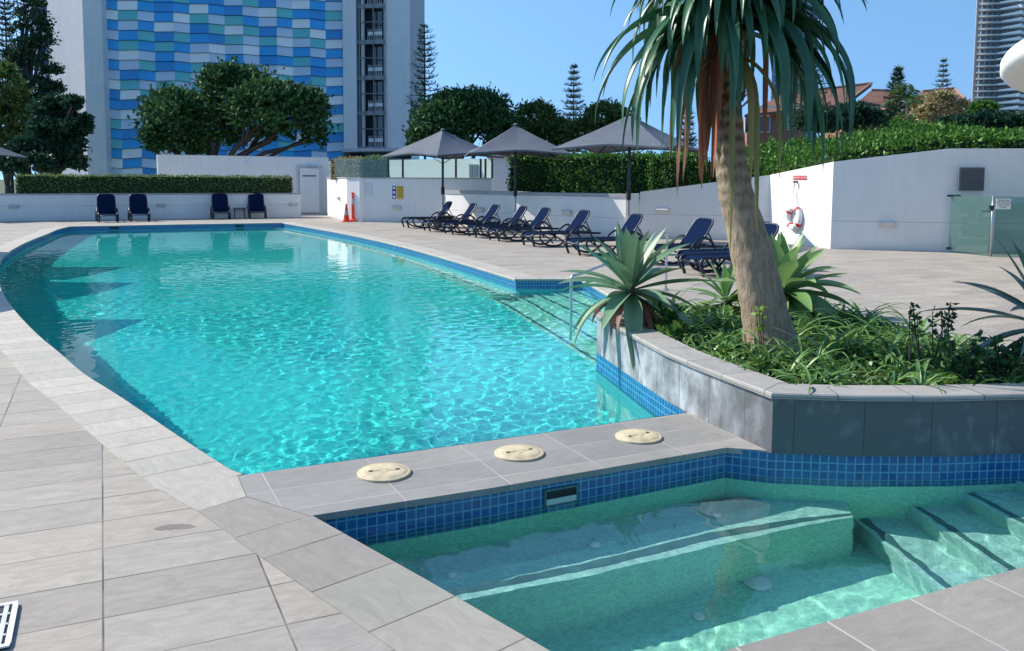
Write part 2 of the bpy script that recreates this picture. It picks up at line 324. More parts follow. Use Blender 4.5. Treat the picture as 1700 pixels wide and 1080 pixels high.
M['signyellow'] = simple('sign_yellow', (.72, .42, .03), .5)
M['signblue'] = simple('sign_blue', (.02, .05, .30), .5)
M['louvre'] = simple('grey_louvre', (.13, .135, .15), .5)
def glass_mat(name, tint=(.86, .95, .92), fac=.25, dark=False):
    """window or balustrade glass: see-through, greenish, reflecting by angle"""
    m, n, N, L, b = nt(name); n.nodes.remove(b)
    t = N.new('ShaderNodeBsdfTransparent'); t.inputs[0].default_value = rgb(tint); g = N.new('ShaderNodeBsdfGlossy'); g.inputs['Roughness'].default_value = .02
    f = N.new('ShaderNodeLayerWeight'); f.inputs[0].default_value = .5
    k = math_(N, L, 'ADD', math_(N, L, 'MULTIPLY', math_(N, L, 'POWER', f.outputs['Facing'], 4.0), .55), .025 + fac * .2)
    mx = N.new('ShaderNodeMixShader'); L.new(k, mx.inputs[0]); L.new(t.outputs[0], mx.inputs[1]); L.new(g.outputs[0], mx.inputs[2])
    d = N.new('ShaderNodeBsdfDiffuse'); d.inputs[0].default_value = (.45, .62, .56, 1); m2 = N.new('ShaderNodeMixShader'); m2.inputs[0].default_value = fac
    L.new(mx.outputs[0], m2.inputs[1]); L.new(d.outputs[0], m2.inputs[2]); L.new(m2.outputs[0], n.nodes['Material Output'].inputs[0])
    return m
M['glass'] = glass_mat('balustrade_glass', (.93, .98, .95), fac=.07)
M['gateglass'] = glass_mat('gate_glass', (.60, .75, .72), fac=.09)
def window_glass(name, col, rough=.08):
    m, n, N, L, b = nt(name); b.inputs['Base Color'].default_value = rgb(col); b.inputs['Roughness'].default_value = rough; b.inputs['Specular IOR Level'].default_value = .8
    return m
M['darkglass'] = window_glass('dark_glass', (.03, .045, .06))
M['blueglass'] = window_glass('blue_glass', (.02, .07, .20))

# ------------------------------------------------------------------ pool water
def caust(o): o.cycles.is_caustics_receiver = True; return o
def plaster(name, col, var=.1, speck=.12):
    m, n, N, L, b = nt(name)
    tc = N.new('ShaderNodeTexCoord'); nz = N.new('ShaderNodeTexNoise'); nz.inputs['Scale'].default_value = .8; nz.inputs['Detail'].default_value = 7; L.new(tc.outputs['Object'], nz.inputs['Vector'])
    vz = N.new('ShaderNodeTexVoronoi'); vz.inputs['Scale'].default_value = 55; L.new(tc.outputs['Object'], vz.inputs['Vector'])
    sp = N.new('ShaderNodeSeparateColor'); L.new(vz.outputs['Color'], sp.inputs[0])
    k = math_(N, L, 'ADD', 1 - var * .5 - speck * .5, math_(N, L, 'ADD', math_(N, L, 'MULTIPLY', nz.outputs['Fac'], var), math_(N, L, 'MULTIPLY', sp.outputs[0], speck)))
    vm = N.new('ShaderNodeVectorMath'); vm.operation = 'SCALE'; vm.inputs[0].default_value = col; L.new(k, vm.inputs['Scale'])
    L.new(vm.outputs[0], b.inputs['Base Color']); b.inputs['Roughness'].default_value = .9; b.inputs['Specular IOR Level'].default_value = .1
    return m
M['pool_floor'] = plaster('aqua_pebble_floor', (.075, .63, .60), .22)
M['pool_wall'] = plaster('aqua_pebble_wall', (.18, .66, .60))
M['pool_step'] = plaster('pale_pebble_step', (.42, .74, .62))
M['nosing'] = simple('dark_nosing_tile', (.05, .16, .16), .5)
M['spa_floor'] = plaster('spa_pebble_floor', (.34, .72, .56), .18, .3)
M['spa_bench'] = plaster('spa_pebble_bench', (.36, .64, .57), .18, .3)
def water_mat(name, tint):
    m, n, N, L, b = nt(name)
    b.inputs['Base Color'].default_value = rgb(tint); b.inputs['Transmission Weight'].default_value = 1; b.inputs['IOR'].default_value = 1.33; b.inputs['Roughness'].default_value = 0
    return m
M['water'] = water_mat('pool_water', (.62, .96, .97))
M['spawater'] = water_mat('spa_water', (.84, .97, .96))
WZ = -.15
def inside(p, poly):
    x, y = p; c = False; j = len(poly) - 1
    for i in range(len(poly)):
        xi, yi = poly[i][0], poly[i][1]; xj, yj = poly[j][0], poly[j][1]
        if (yi > y) != (yj > y) and x < (xj - xi) * (y - yi) / (yj - yi) + xi: c = not c
        j = i
    return c
def ccw(poly):
    a = sum(poly[i][0] * poly[(i + 1) % len(poly)][1] - poly[(i + 1) % len(poly)][0] * poly[i][1] for i in range(len(poly)))
    return poly if a > 0 else poly[::-1]
def offset(poly, d, closed=True):
    """moves a ccw outline outward by d (open line: to its right)"""
    out = []; n = len(poly)
    for i in range(n):
        p = Vector(poly[i][:2])
        if closed: a, b = Vector(poly[i - 1][:2]), Vector(poly[(i + 1) % n][:2])
        else: a, b = Vector(poly[max(i - 1, 0)][:2]), Vector(poly[min(i + 1, n - 1)][:2])
        e1 = (p - a); e2 = (b - p)
        if e1.length < 1e-6: e1 = e2
        if e2.length < 1e-6: e2 = e1
        e1.normalize(); e2.normalize()
        n1 = Vector((e1.y, -e1.x)); n2 = Vector((e2.y, -e2.x)); k = n1 + n2; k.normalize()
        out.append(p + k * d / max(.5, k.dot(n1)))
    return out
def water(name, outline, amp, freq, mat, res, label, y0, y1, seedv):
    poly = offset(outline, .10)
    # a grid finer near the photographer, where ripples are resolved
    ys = []; y = y0
    while y < y1: ys.append(y); y += res * max(1, (y + 1) / 5.0)
    xs_n = int((1.35 - (-1.06)) / (res / 6.5)); us = [-1.06 + 2.6 * i / xs_n for i in range(xs_n + 1)]
    V = []; Fc = []; idx = {}
    nx = len(us); ins = [[inside((u * (y + .6), y), poly) for u in us] for y in ys]
    def vid(i, j):
        k = (i, j)
        if k not in idx:
            X = us[i] * (ys[j] + .6); Y = ys[j]
            p = Vector((X * freq, Y * freq * 1.15, seedv)); w = noise.noise(p * .55 + Vector((0, 0, .3))) * 1.5
            q = Vector((X * freq * 2.3 + w, Y * freq * 2.6 - w, seedv + 4))
            z = noise.noise(p + Vector((w * .5, w * .5, 0))) + .6 * noise.noise(q) + .26 * noise.noise(q * 2.1)
            idx[k] = len(V); V.append((X, Y, WZ + amp * z * (.72 + 1.1 * max(-.4, noise.noise(Vector((X * .45, Y * .3, seedv + 9)))))))
        return idx[k]
    for j in range(len(ys) - 1):
        a, b = ins[j], ins[j + 1]
        for i in range(nx - 1):
            if a[i] or a[i + 1] or b[i] or b[i + 1]: Fc.append((vid(i, j), vid(i + 1, j), vid(i + 1, j + 1), vid(i, j + 1)))
    me = bpy.data.meshes.new(name); me.from_pydata(V, [], Fc); me.update()
    o = link(name, me, mat, smooth=True); tag(o, kind='structure'); o['label'] = label
    o.cycles.is_caustics_caster = True
    return o

# ------------------------------------------------------------------ pool and spa outlines (metres, from the survey)
left = [(-1.46, 4.52), (-1.56, 4.6), (-2.09, 5.22), (-2.9, 6.19), (-3.53, 6.92), (-4.18, 7.77), (-4.93, 8.74), (-6.07, 10.31), (-7.33, 12.16),
        (-8.9, 14.7), (-10.6, 17.8), (-12.1, 21.2), (-13.4, 24.6), (-14.3, 26.9), (-14.75, 28.5)]
left = [Vector((p[0], p[1])) for p in left]
lf = catmull([(p.x, p.y, 0) for p in left[1:]], 3); leftc = [Vector((p.x, p.y)) for p in lf]
right = [(-8.51, 31.74), (-5.37, 26.24), (-3.05, 21.62), (-1.22, 17.25), (.07, 13.91)]
rightc = [Vector((p.x, p.y)) for p in catmull([(a, b, 0) for a, b in right], 4)]
alcove = [Vector(p) for p in [(1.14, 13.96), (1.55, 10.7), (1.75, 9.6), (1.38, 8.83), (.80, 7.93), (1.0, 6.85), (1.14, 6.15), (1.22, 5.84)]]
pool = ccw([Vector((-1.46, 4.52))] + leftc + [Vector((-11.6, 30.3))] + rightc + alcove)
lid_edge = [Vector(p) for p in [(-.95, 3.97), (-.09, 4.36), (.62, 4.72), (1.3, 5.06)]]
front = [Vector(p) for p in [(1.55, 4.97), (2.02, 4.92), (2.53, 4.93), (3.06, 4.99), (3.7, 5.04), (4.4, 5.10)]]
spa = ccw(lid_edge + front + [Vector((4.9, 4.73)), Vector((2.14, 3.44)), Vector((.78, 2.81)), Vector((.31, 2.59)), Vector((-.36, 3.32))])

def uvstrip(o, fn):
    me = o.data; uvl = me.uv_layers.new(name='UVMap')
    for li, l in enumerate(me.loops): uvl.data[li].uv = fn(l.vertex_index, li)
def wall_strip(name, line, z0, z1, mat, closed=True, parent=None, flip=False, receive=True):
    """upright skirt along a plan line with metric uv"""
    pts = list(line) + ([line[0]] if closed else []); V = []; Fc = []; U = []; s = 0
    for i, p in enumerate(pts):
        if i: s += (Vector(p[:2]) - Vector(pts[i - 1][:2])).length
        V += [(p[0], p[1], z0), (p[0], p[1], z1)]; U += [(s, z0), (s, z1)]
    for i in range(len(pts) - 1):
        f = (2 * i, 2 * i + 2, 2 * i + 3, 2 * i + 1); Fc.append(f[::-1] if flip else f)
    me = bpy.data.meshes.new(name); me.from_pydata(V, [], Fc); me.update(); o = link(name, me, mat, parent)
    uvstrip(o, lambda vi, li: U[vi])
    if receive: caust(o)
    return o
def fill(name, loops, z, mat, parent=None, up=True):
    bm = bmesh.new(); ed = []
    for lp in loops:
        vs = [bm.verts.new((p[0], p[1], z)) for p in lp]
        ed += [bm.edges.new((vs[i], vs[(i + 1) % len(vs)])) for i in range(len(vs))]
    bmesh.ops.triangle_fill(bm, use_beauty=True, use_dissolve=False, edges=ed)
    for f in bm.faces:
        f.normal_update()
        if (f.normal.z > 0) != up: f.normal_flip()
    me = bpy.data.meshes.new(name); bm.to_mesh(me); bm.free()
    return link(name, me, mat, parent)
def slab_band(name, inner, w, mat, z=.004, th=.034, over=.018, us=0.0, side=1, parent=None, wfn=None, closed=False):
    """a coping course: plan line inner (water side) and width w outward; the edge overhangs the water; u runs along"""
    inn = offset(inner, -over * side, closed); out = offset(inner, w * side, closed)
    if wfn: out = [Vector(inner[i][:2]) + (Vector(out[i]) - Vector(inner[i][:2])) * wfn(i / (len(inner) - 1)) for i in range(len(inner))]
    n = len(inner); V = []; U = []; s = us; Fc = []
    rows = n + 1 if closed else n
    for i in range(rows):
        j = i % n
        if i: s += (Vector(inner[j][:2]) - Vector(inner[i - 1][:2])).length
        a, b = inn[j], out[j]; m_ = a + (b - a).normalized() * .008
        V += [(a.x, a.y, z - th), (a.x, a.y, z - .007), (m_.x, m_.y, z), (b.x, b.y, z), (b.x, b.y, z - th)]
        U += [(s, -th), (s, 0.01), (s, .02), (s, w), (s, w + th)]
    for i in range(rows - 1):
        for k in range(4):
            f = (5 * i + k, 5 * i + 5 + k, 5 * i + 6 + k, 5 * i + 1 + k); Fc.append(f if side < 0 else f[::-1])
        f = (5 * i + 4, 5 * i + 9, 5 * i + 5, 5 * i); Fc.append(f if side < 0 else f[::-1])
    me = bpy.data.meshes.new(name); me.from_pydata(V, [], Fc); me.update(); o = link(name, me, mat, parent)
    bm = bmesh.new(); bm.from_mesh(me); uv = bm.loops.layers.uv.new('UVMap')
    for f in bm.faces:
        for l in f.loops: l[uv].uv = U[l.vert.index]
    bmesh.ops.recalc_face_normals(bm, faces=bm.faces); bm.to_mesh(me); bm.free()
    return o

# deck with both basins cut out
hole_pool = offset(pool, .006); hole_spa = offset(spa, .006)
deck = fill('pool_deck', [[(-30, -4), (30, -4), (30, 28), (22, 42), (-6, 44), (-30, 44)], hole_pool, hole_spa], 0, M['deck'])
tag(deck, kind='structure'); deck['label'] = 'grey stone paved pool deck'
# pool shell
ps = fill('pool_floor', [offset(pool, .05)], -1.25, M['pool_floor']); tag(ps, kind='structure'); caust(ps)
o = wall_strip('pool_wall', pool, -1.45, -.26, M['pool_wall']); tag(o, kind='structure')
o = wall_strip('pool_waterline_tile', offset(pool, -.003), -.262, -.0, M['bluetile']); tag(o, kind='structure')
fl = fill('spa_floor', [offset(spa, .05)], -1.06, M['spa_floor']); tag(fl, kind='structure'); caust(fl)
o = wall_strip('spa_wall', spa, -1.06, -.26, M['spa_floor']); tag(o, kind='structure')
o = wall_strip('spa_waterline_tile', offset(spa, -.003), -.262, -.0, M['bluetile']); tag(o, kind='structure')
water('pool_water', pool, .0044, 8.5, M['water'], .021, 'rippled turquoise pool water', 4.3, 33, 1.7)
water('spa_water', spa, .0034, 4.2, M['spawater'], .024, 'calm clear spa water', 2.3, 5.4, 9.1)
# coping courses
ll = [Vector((-1.46, 4.52))] + leftc
cop = slab_band('pool_coping', ll, .40, M['coping'], side=-1)
tag(cop, kind='structure')
# lid deck between the basins, spa coping
def quad_uv(name, pts, uvs, z, mat, th=.034):
    """a level slab from a polygon with its own uv"""
    pts = [Vector(p[:2]) for p in pts]; n = len(pts)
    V = [(p.x, p.y, z) for p in pts] + [(p.x, p.y, z - th) for p in pts]
    Fc = [tuple(range(n))] + [(n + i, n + (i + 1) % n, (i + 1) % n, i) for i in range(n)]
    me = bpy.data.meshes.new(name); me.from_pydata(V, [], Fc); me.update(); o = link(name, me, mat)
    uvstrip(o, lambda vi, li: uvs[vi % n]); return o
a0, a1 = Vector((-1.47, 4.50)), Vector((1.21, 5.80)); b0, b1 = Vector((-.955, 3.955)), Vector((1.56, 5.045))
ldir = (a1 - a0).normalized(); lnor = Vector((ldir.y, -ldir.x))
def luv(p): q = Vector(p[:2]) - a0; return (q.dot(ldir), q.dot(lnor))
lp = [a0 + lnor * .0, a1, Vector((1.30, 5.60)), Vector((1.45, 5.25)), Vector((1.56, 4.985)), Vector((1.3, 5.045)), Vector((.62, 4.705)), Vector((-.09, 4.345)), b0, Vector((-1.33, 4.20))]
o = quad_uv('lid_deck', lp[::-1], [luv(p) for p in lp[::-1]], .0045, M['lidpave']); tag(o, kind='structure')
o = quad_uv('coping_corner', [Vector((-1.475, 4.50)), Vector((-1.74, 4.22)), Vector((-1.51, 4.01)), Vector((-1.335, 4.20))], [(.01, .01), (.01, .3), (.28, .3), (.28, .01)], .0046, M['coping']); tag(o, kind='structure')
o = quad_uv('spa_coping_corner', [Vector((-1.33, 4.195)), Vector((-1.51, 4.01)), Vector((-1.228, 3.705)), Vector((-.96, 3.953))], [(.01, .02), (.01, .36), (.39, .36), (.39, .02)], .0043, M['spacope']); tag(o, kind='structure')
spl = [Vector((-.955, 3.955)), Vector((-.36, 3.32)), Vector((.31, 2.59)), Vector((.62, 2.25))]
o = slab_band('spa_coping', spl, .38, M['spacope'], z=.0045, side=1, us=.12); tag(o, kind='structure')
spn = [Vector((.31, 2.59)), Vector((.78, 2.81)), Vector((2.14, 3.44)), Vector((4.95, 4.75))]
o = slab_band('spa_near_coping', spn, .62, M['spacope2'], z=.005, side=1); tag(o, kind='structure')
cr = slab_band('pool_far_coping', [Vector((-14.75, 28.5)), Vector((-11.6, 30.3))] + rightc, .42, M['coping'], side=-1); tag(cr, kind='structure')
o = slab_band('pool_alcove_coping', [rightc[-1]] + alcove[:4], .38, M['coping'], z=.005, side=-1); tag(o, kind='structure')
# underwater ledge and entry steps
off = offset(rightc, .42, False)
def band_poly(name, A, B, z0, z1, mat):
    mb = MB(); n = len(A); V = []
    for a, b in zip(A, B): V += [(a[0], a[1], z1), (b[0], b[1], z1), (b[0], b[1], z0)]
    f = []
    for i in range(n - 1): k = 3 * i; f += [(k, k + 3, k + 4, k + 1), (k + 1, k + 4, k + 5, k + 2)]
    mb.add(V, f); o = mb.build(name, mat); tag(o, kind='structure'); caust(o); return o
side = -1
off = offset(rightc, .42, False)
if not inside(off[5], pool): off = offset(rightc, -.42, False)
band_poly('pool_ledge', rightc, off, -1.5, -.55, M['pool_step'])
mb = MB(); e0, e1 = rightc[-1], off[-1]; mb.prism([e0 + Vector((.0, .04)), e1 + Vector((0, .04)), e1 + Vector((.03, -.1)), e0 + Vector((.06, -.1))], -1.5, -.552); o = mb.build('pool_ledge_end', M['pool_step']); tag(o, kind='structure'); caust(o)
no_in = offset(off, .05 if not inside(offset(off, .05, False)[5], pool) or True else 0, False)
def flat_strip(mb, A, B, z, mi=0):
    n = len(A); V = [(a[0], a[1], z) for a in A] + [(b[0], b[1], z) for b in B]; mb.add(V, [(i, i + 1, n + i + 1, n + i) for i in range(n - 1)], mi)
mix = lambda A, B, t: [Vector(a[:2]).lerp(Vector(b[:2]), t) for a, b in zip(A, B)]
mb = MB(); flat_strip(mb, mix(rightc, off, .80), mix(rightc, off, .94), -.545); o = mb.build('pool_ledge_nosing', M['nosing']); tag(o, kind='structure'); caust(o)
st = [(-1.18, (-.30, 13.7), (1.35, 7.6)), (-.98, (.02, 13.95), (1.45, 8.3)), (-.76, (.30, 13.97), (1.56, 9.3)), (-.54, (.60, 13.97), (1.58, 10.4)), (-.34, (.90, 13.97), (1.6, 11.3))]
ed = [(1.16, 13.97), (1.56, 10.7), (1.77, 9.6), (1.40, 8.8), (.9, 7.9)]
for k, (z, p, q) in enumerate(st):
    poly = [p, (1.2, 13.97), (1.6, 10.7), (1.8, 9.6), (1.45, 8.8), (.95, 7.95)]
    p, q = Vector(p), Vector(q); d = (q - p).normalized(); nn = Vector((-d.y, d.x))
    if nn.x < 0: nn = -nn
    mb = MB(); e = q + d * .6
    mb.prism([p, p + nn * 2.4, e + nn * 2.4, e], -1.5, z - .0); o = mb.build('pool_entry_step', M['pool_step']); tag(o, kind='structure'); caust(o)
    mb = MB(); flat_strip(mb, [p + nn * .05, e + nn * .05], [p + nn * .10, e + nn * .10], z + .004); o = mb.build('step_nosing', M['nosing']); tag(o, kind='structure'); caust(o)
# spa bench and steps
bn = [Vector(p) for p in [(-.62, 3.62), (-.23, 3.79), (.45, 4.06), (1.13, 4.39), (1.66, 4.62), (1.95, 4.72)]]
bk = [Vector(p) for p in [(-1.0, 3.98), (-.6, 4.15), (.0, 4.42), (.9, 4.9), (1.6, 5.0), (2.0, 4.95)]]
band_poly('spa_bench', bk, bn, -1.28, -.54, M['spa_bench'])
mb = MB(); flat_strip(mb, mix(bk, bn, .76), mix(bk, bn, .89), -.536); o = mb.build('spa_bench_nosing', M['nosing']); tag(o, kind='structure'); caust(o)
for z, x0, x1 in ((-.80, 2.02, 2.14), (-.60, 2.33, 2.46), (-.40, 2.66, 2.82), (-.22, 3.0, 3.2)):
    mb = MB(); mb.prism([(x0, 5.1), (x1 + .12, 3.2), (5.2, 3.2), (5.2, 5.2)], -1.28, z); o = mb.build('spa_entry_step', M['spa_bench']); tag(o, kind='structure'); caust(o)
    mb = MB(); flat_strip(mb, [Vector((x0 + .04, 5.05)), Vector((x1 + .16, 3.2))], [Vector((x0 + .085, 5.05)), Vector((x1 + .205, 3.2))], z + .004); o = mb.build('step_nosing', M['nosing']); tag(o, kind='structure'); caust(o)

# ground beyond the terrace
mb = MB(); mb.add([(-1500, -200, -3.2), (1500, -200, -3.2), (1500, 2500, -3.2), (-1500, 2500, -3.2)], [(0, 1, 2, 3)])
o = mb.build('ground', simple('lawn_ground', (.07, .10, .04), .95, var=.4, scale=.3)); tag(o, kind='structure')

# ------------------------------------------------------------------ raised planter
PH = .37
pl_left = [Vector(p) for p in [(.80, 7.93), (1.0, 6.85), (1.14, 6.15), (1.26, 5.75), (1.40, 5.35), (1.545, 4.955)]]
pl_front = [Vector(p) for p in [(2.02, 4.905), (2.53, 4.915), (3.06, 4.975), (3.7, 5.03), (4.4, 5.08), (5.3, 5.2)]]
pl_back = [Vector(p) for p in [(5.3, 5.75), (4.3, 5.85), (3.8, 6.3), (3.66, 7.0), (3.55, 8.0), (3.22, 8.9), (2.15, 8.62), (1.40, 8.86)]]
plant = ccw(pl_left + pl_front + pl_back)
pt = empty('planter', (1.5, 5, 0), label='raised grey stone planter with a flat coping holding the leaning tree', cat='planter')
off3 = Vector((-1.5, -5, 0))
st0 = plant.index(pl_left[0]) if pl_left[0] in plant else 0
plant = plant[st0:] + plant[:st0]
o = wall_strip('wall_cladding', plant, .0, PH - .03, M['stoneclad'], parent=pt, receive=False); o.location = off3
inn_pl = offset(plant, -.24)
o = wall_strip('inner_wall', inn_pl, PH - .22, PH - .02, M['stoneclad'], parent=pt, flip=True, receive=False); o.location = off3
o = fill('soil', [offset(plant, -.2)], PH - .12, M['soil'], pt); o.location = off3
o = slab_band('coping', plant, .23, M['plantcope'], z=PH, th=.034, over=.025, side=-1, parent=pt, closed=True); o.location = off3
# make the coping lie on the wall's inner side
# ------------------------------------------------------------------ skimmer lids, opening, drain
def lid(x, y, rz, label):
    t = empty('access_cover', (x, y, .006), rz, label, 'skimmer lid', 'round skimmer lids set in the paving between pool and spa')
    m = MB(); m.lathe([(.146, 0), (.146, .009), (.140, .013), (.132, .013)], n=40); m.build('rim', M['cream'], t, auto=True)
    m = MB(); m.lathe([(.129, 0), (.129, .012), (.124, .016), (.06, .018), (.03, .018)], n=40); m.box((0, 0, .0185), (.12, .018, .003)); m.box((0, 0, .0188), (.03, .07, .003)); m.build('disc', M['cream'], t, auto=True)
    for sx in (-1, 1):
        m = MB(); m.box((sx * .072, .01 * sx, .0180), (.021, .017, .004)); m.build('finger_hole', M['black'], t)
lid(-.69, 4.55, .12, 'round cream skimmer lid nearest the left end of the strip between pool and spa')
lid(.05, 4.90, .3, 'round cream skimmer lid, middle of three, above the opening in blue tiles')
lid(.80, 5.24, .45, 'round cream skimmer lid nearest the planter wall')
sk = empty('skimmer_opening', (.27, 4.545, -.10), atan2(.36, .71), 'rectangular skimmer mouth framed in white in the blue tiles of the spa wall', 'skimmer')
m = MB(); m.box((0, -.012, .035), (.21, .012, .012)); m.box((0, -.012, -.05), (.21, .012, .012)); m.box((-.1, -.012, -.008), (.012, .012, .085)); m.box((.1, -.012, -.008), (.012, .012, .085)); m.build('frame', M['nosing'], sk)
m = MB(); m.box((0, -.006, -.008), (.188, .006, .073)); m.build('mouth', M['black'], sk)
m = MB(); m.box((0, -.016, -.03), (.185, .008, .03)); m.build('flap', simple('flap_plastic', (.45, .55, .5), .4), sk)
dr = empty('drain_grate', (-1.93, 2.87, .0045), radians(25.6), 'white slotted drain grate set in the deck paving', 'drain grate')
m = MB(); m.box((0, 0, .002), (.25, .25, .004)); m.build('pit', M['black'], dr)
m = MB()
for sx, sy, w, h in ((0, .12, .25, .014), (0, -.12, .25, .014), (.12, 0, .014, .226), (-.12, 0, .014, .226)): m.box((sx, sy, .007), (w, h, .006))
m.build('frame', M['white'], dr, bevel=.001)
m = MB()
for i in range(8): m.box((-.10 + i * .0285, 0, .0072), (.012, .222, .005))
for j in (-.06, .0, .06): m.box((0, j, .0068), (.222, .010, .004))
m.build('grille', simple('worn_white', (.62, .61, .57), .5, var=.25, scale=20), dr, bevel=.001); dr.scale = (1.36, 1.36, 1.1)
def fitting(name, p, r, label, nrm=None):
    m = MB(); m.lathe([(r, 0), (r, .01), (r * .7, .018), (r * .35, .018)], n=20); o = m.build(name, M['white'], smooth=False, loc=p); caust(o)
    if nrm is not None: o.rotation_euler = Vector(nrm).to_track_quat('Z', 'Y').to_euler()
    tag(o, label, 'pool fitting', 'round white fittings on the floor and bench of the spa')
fitting('suction_cover', (1.33, 4.42, -1.055), .075, 'largest round white suction cover on the spa floor')
fitting('spa_jet', (.02, 3.72, -1.055), .028, 'small round white jet on the spa floor nearest the left coping')
fitting('spa_jet', (.95, 4.12, -1.055), .028, 'small round white jet on the spa floor left of the large suction cover')
fitting('spa_jet', (-.28, 4.02, -.535), .03, 'small round white jet at the left end of the underwater bench')
fitting('spa_jet', (.45, 4.36, -.535), .03, 'small round white jet on the underwater bench below the second lid')
fitting('spa_jet', (1.18, 4.74, -.535), .03, 'small round white jet on the underwater bench near the planter')
# ------------------------------------------------------------------ handrail at the entry steps
hr = empty('pool_handrail', (.72, 10.3, 0), 0, 'stainless steel handrail standing in the water at the entry steps', 'handrail')
def arc(pts, k=5): return catmull(pts, k)
m = MB(); m.tube(arc([(0, 0, -1.0), (0, 0, .2), (0, 0, .40), (.03, .02, .46), (.12, .12, .47), (.7, .9, .60), (1.38, 1.95, .82), (1.50, 2.15, .86), (1.56, 2.25, .80), (1.56, 2.28, .6), (1.56, 2.28, .01)]), .019, 10)
m.build('rail', M['steel'], hr, smooth=True)
m = MB(); m.lathe([(.045, .005), (.045, .02), (.02, .03)], (1.56, 2.28, 0), 20); m.build('floor_flange', M['steel'], hr)

# ------------------------------------------------------------------ walls of the terrace
def wall(name, line, th, h, mat, label, cat='wall', cap=None, parent=None, zt=None, capth=.06, capmat=None, z0=-.05):
    """a wall standing behind its front line; zt gives sloping top heights"""
    A = [Vector(p[:2]) for p in line]; A3 = offset(A, -th, False); mid = offset(A, th, False)
    B = A3 if (A3[0].y + A3[-1].y) > (mid[0].y + mid[-1].y) else mid
    root = parent or empty(name, (A[0].x, A[0].y, 0), 0, label, cat); lo = Vector((-A[0].x, -A[0].y, 0)) if not parent else Vector((-parent.location.x, -parent.location.y, 0))
    m = MB(); n = len(A); Z = zt or [h] * n
    V = []
    for a, b, z in zip(A, B, Z): V += [(a.x, a.y, z0), (a.x, a.y, z), (b.x, b.y, z), (b.x, b.y, z0)]
    f = []
    for i in range(n - 1):
        for k in range(3): f.append((4 * i + k, 4 * i + k + 1, 4 * i + k + 5, 4 * i + k + 4))
    f += [(0, 3, 2, 1), (4 * n - 4, 4 * n - 3, 4 * n - 2, 4 * n - 1)]
    m.add(V, f); o = m.build('wall_face', mat, root); o.location = lo
    bm = bmesh.new(); bm.from_mesh(o.data); bmesh.ops.recalc_face_normals(bm, faces=bm.faces); bm.to_mesh(o.data); bm.free()
    if cap is not None:
        A2 = [a + (a - b).normalized() * .03 for a, b in zip(A, B)]; V = []
        for a, b, z in zip(A2, B, Z): V += [(a.x, a.y, z + .002), (a.x, a.y, z + capth), (b.x, b.y, z + capth), (b.x, b.y, z + .002)]
        f = []
        for i in range(n - 1):
            for k in range(4): f.append((4 * i + k, 4 * i + (k + 1) % 4, 4 * i + 4 + (k + 1) % 4, 4 * i + 4 + k))
        f += [(0, 3, 2, 1), (4 * n - 4, 4 * n - 3, 4 * n - 2, 4 * n - 1)]
        m = MB(); m.add(V, f); o = m.build('cap', capmat or M['wall_cap'], root); o.location = lo
        bm = bmesh.new(); bm.from_mesh(o.data); bmesh.ops.recalc_face_normals(bm, faces=bm.faces); bm.to_mesh(o.data); bm.free()
    return root
LW0, LW1 = Vector((-22.5, 29.77)), Vector((-9.06, 36.71)); lwd = (LW1 - LW0).normalized(); lwn = Vector((lwd.y, -lwd.x))
def onleft(px, out=0.0):
    """point on the left wall's face seen at this pixel column"""
    r = ray(px, 340); k = r[0] / r[1]
    t = (k * LW0.y - LW0.x) / (lwd.x - k * lwd.y); p = LW0 + lwd * t + lwn * out; return p
wall('garden_wall', [LW0, LW1], .8, .97, M['wall'], 'long low white wall with a clipped hedge on top behind the four facing loungers', cap=1, capth=.05)
# door wall and taller wall behind the hedge
wall('boundary_wall', [at(262, 300, 37.6).xy, at(490, 300, 40.3).xy, at(546, 300, 40.9).xy], .25, 2.63, M['wall_plain'], 'tall white wall with a white door behind the low hedge', cap=1, capth=.03, capmat=M['wall_plain'])
DW = 40.55
dr_ = empty('service_door', at(515, 357, 40.4).xy.to_3d(), .1, 'flat white door with a small sign in the tall white wall', 'door')
m = MB(); m.box((0, -.03, 1.1), (.92, .05, 2.1)); m.build('door_leaf', M['wall_plain'], dr_, bevel=.01)
m = MB(); m.box((-.53, -.03, 1.12), (.08, .1, 2.24)); m.box((.53, -.03, 1.12), (.08, .1, 2.24)); m.box((0, -.03, 2.22), (1.14, .1, .08)); m.build('door_frame', simple('pale_frame', (.55, .56, .58), .5), dr_, bevel=.005)
m = MB(); m.box((0, -.065, 1.78), (.62, .01, .07)); m.build('door_sign', M['louvre'], dr_)
m = MB(); m.box((.15, -.09, 2.19), (.5, .05, .05)); m.build('door_closer', M['wall_cap'], dr_)
E1 = [at(543, 300, 38.6).xy, at(576, 360, 33.3).xy]; E2 = [E1[1], at(599, 360, 32.9).xy]; 
wall('terrace_wall', [E1[0], E1[1], E2[1], at(667, 360, 32.6).xy, at(738, 360, 32.2).xy, at(815, 360, 31.9).xy], .3, 1.66, M['wall_plain'], 'high white terrace wall below the glass balustrade behind the orange cone', cap=1, capth=.05)
p = at(599.5, 360, 32.84); m = MB(); m.box((p.x, p.y, .83), (.10, .05, 1.66)); tag(m.build('downpipe', M['white']), 'slim white pipe running up the terrace wall beside the orange bollard', 'pipe')
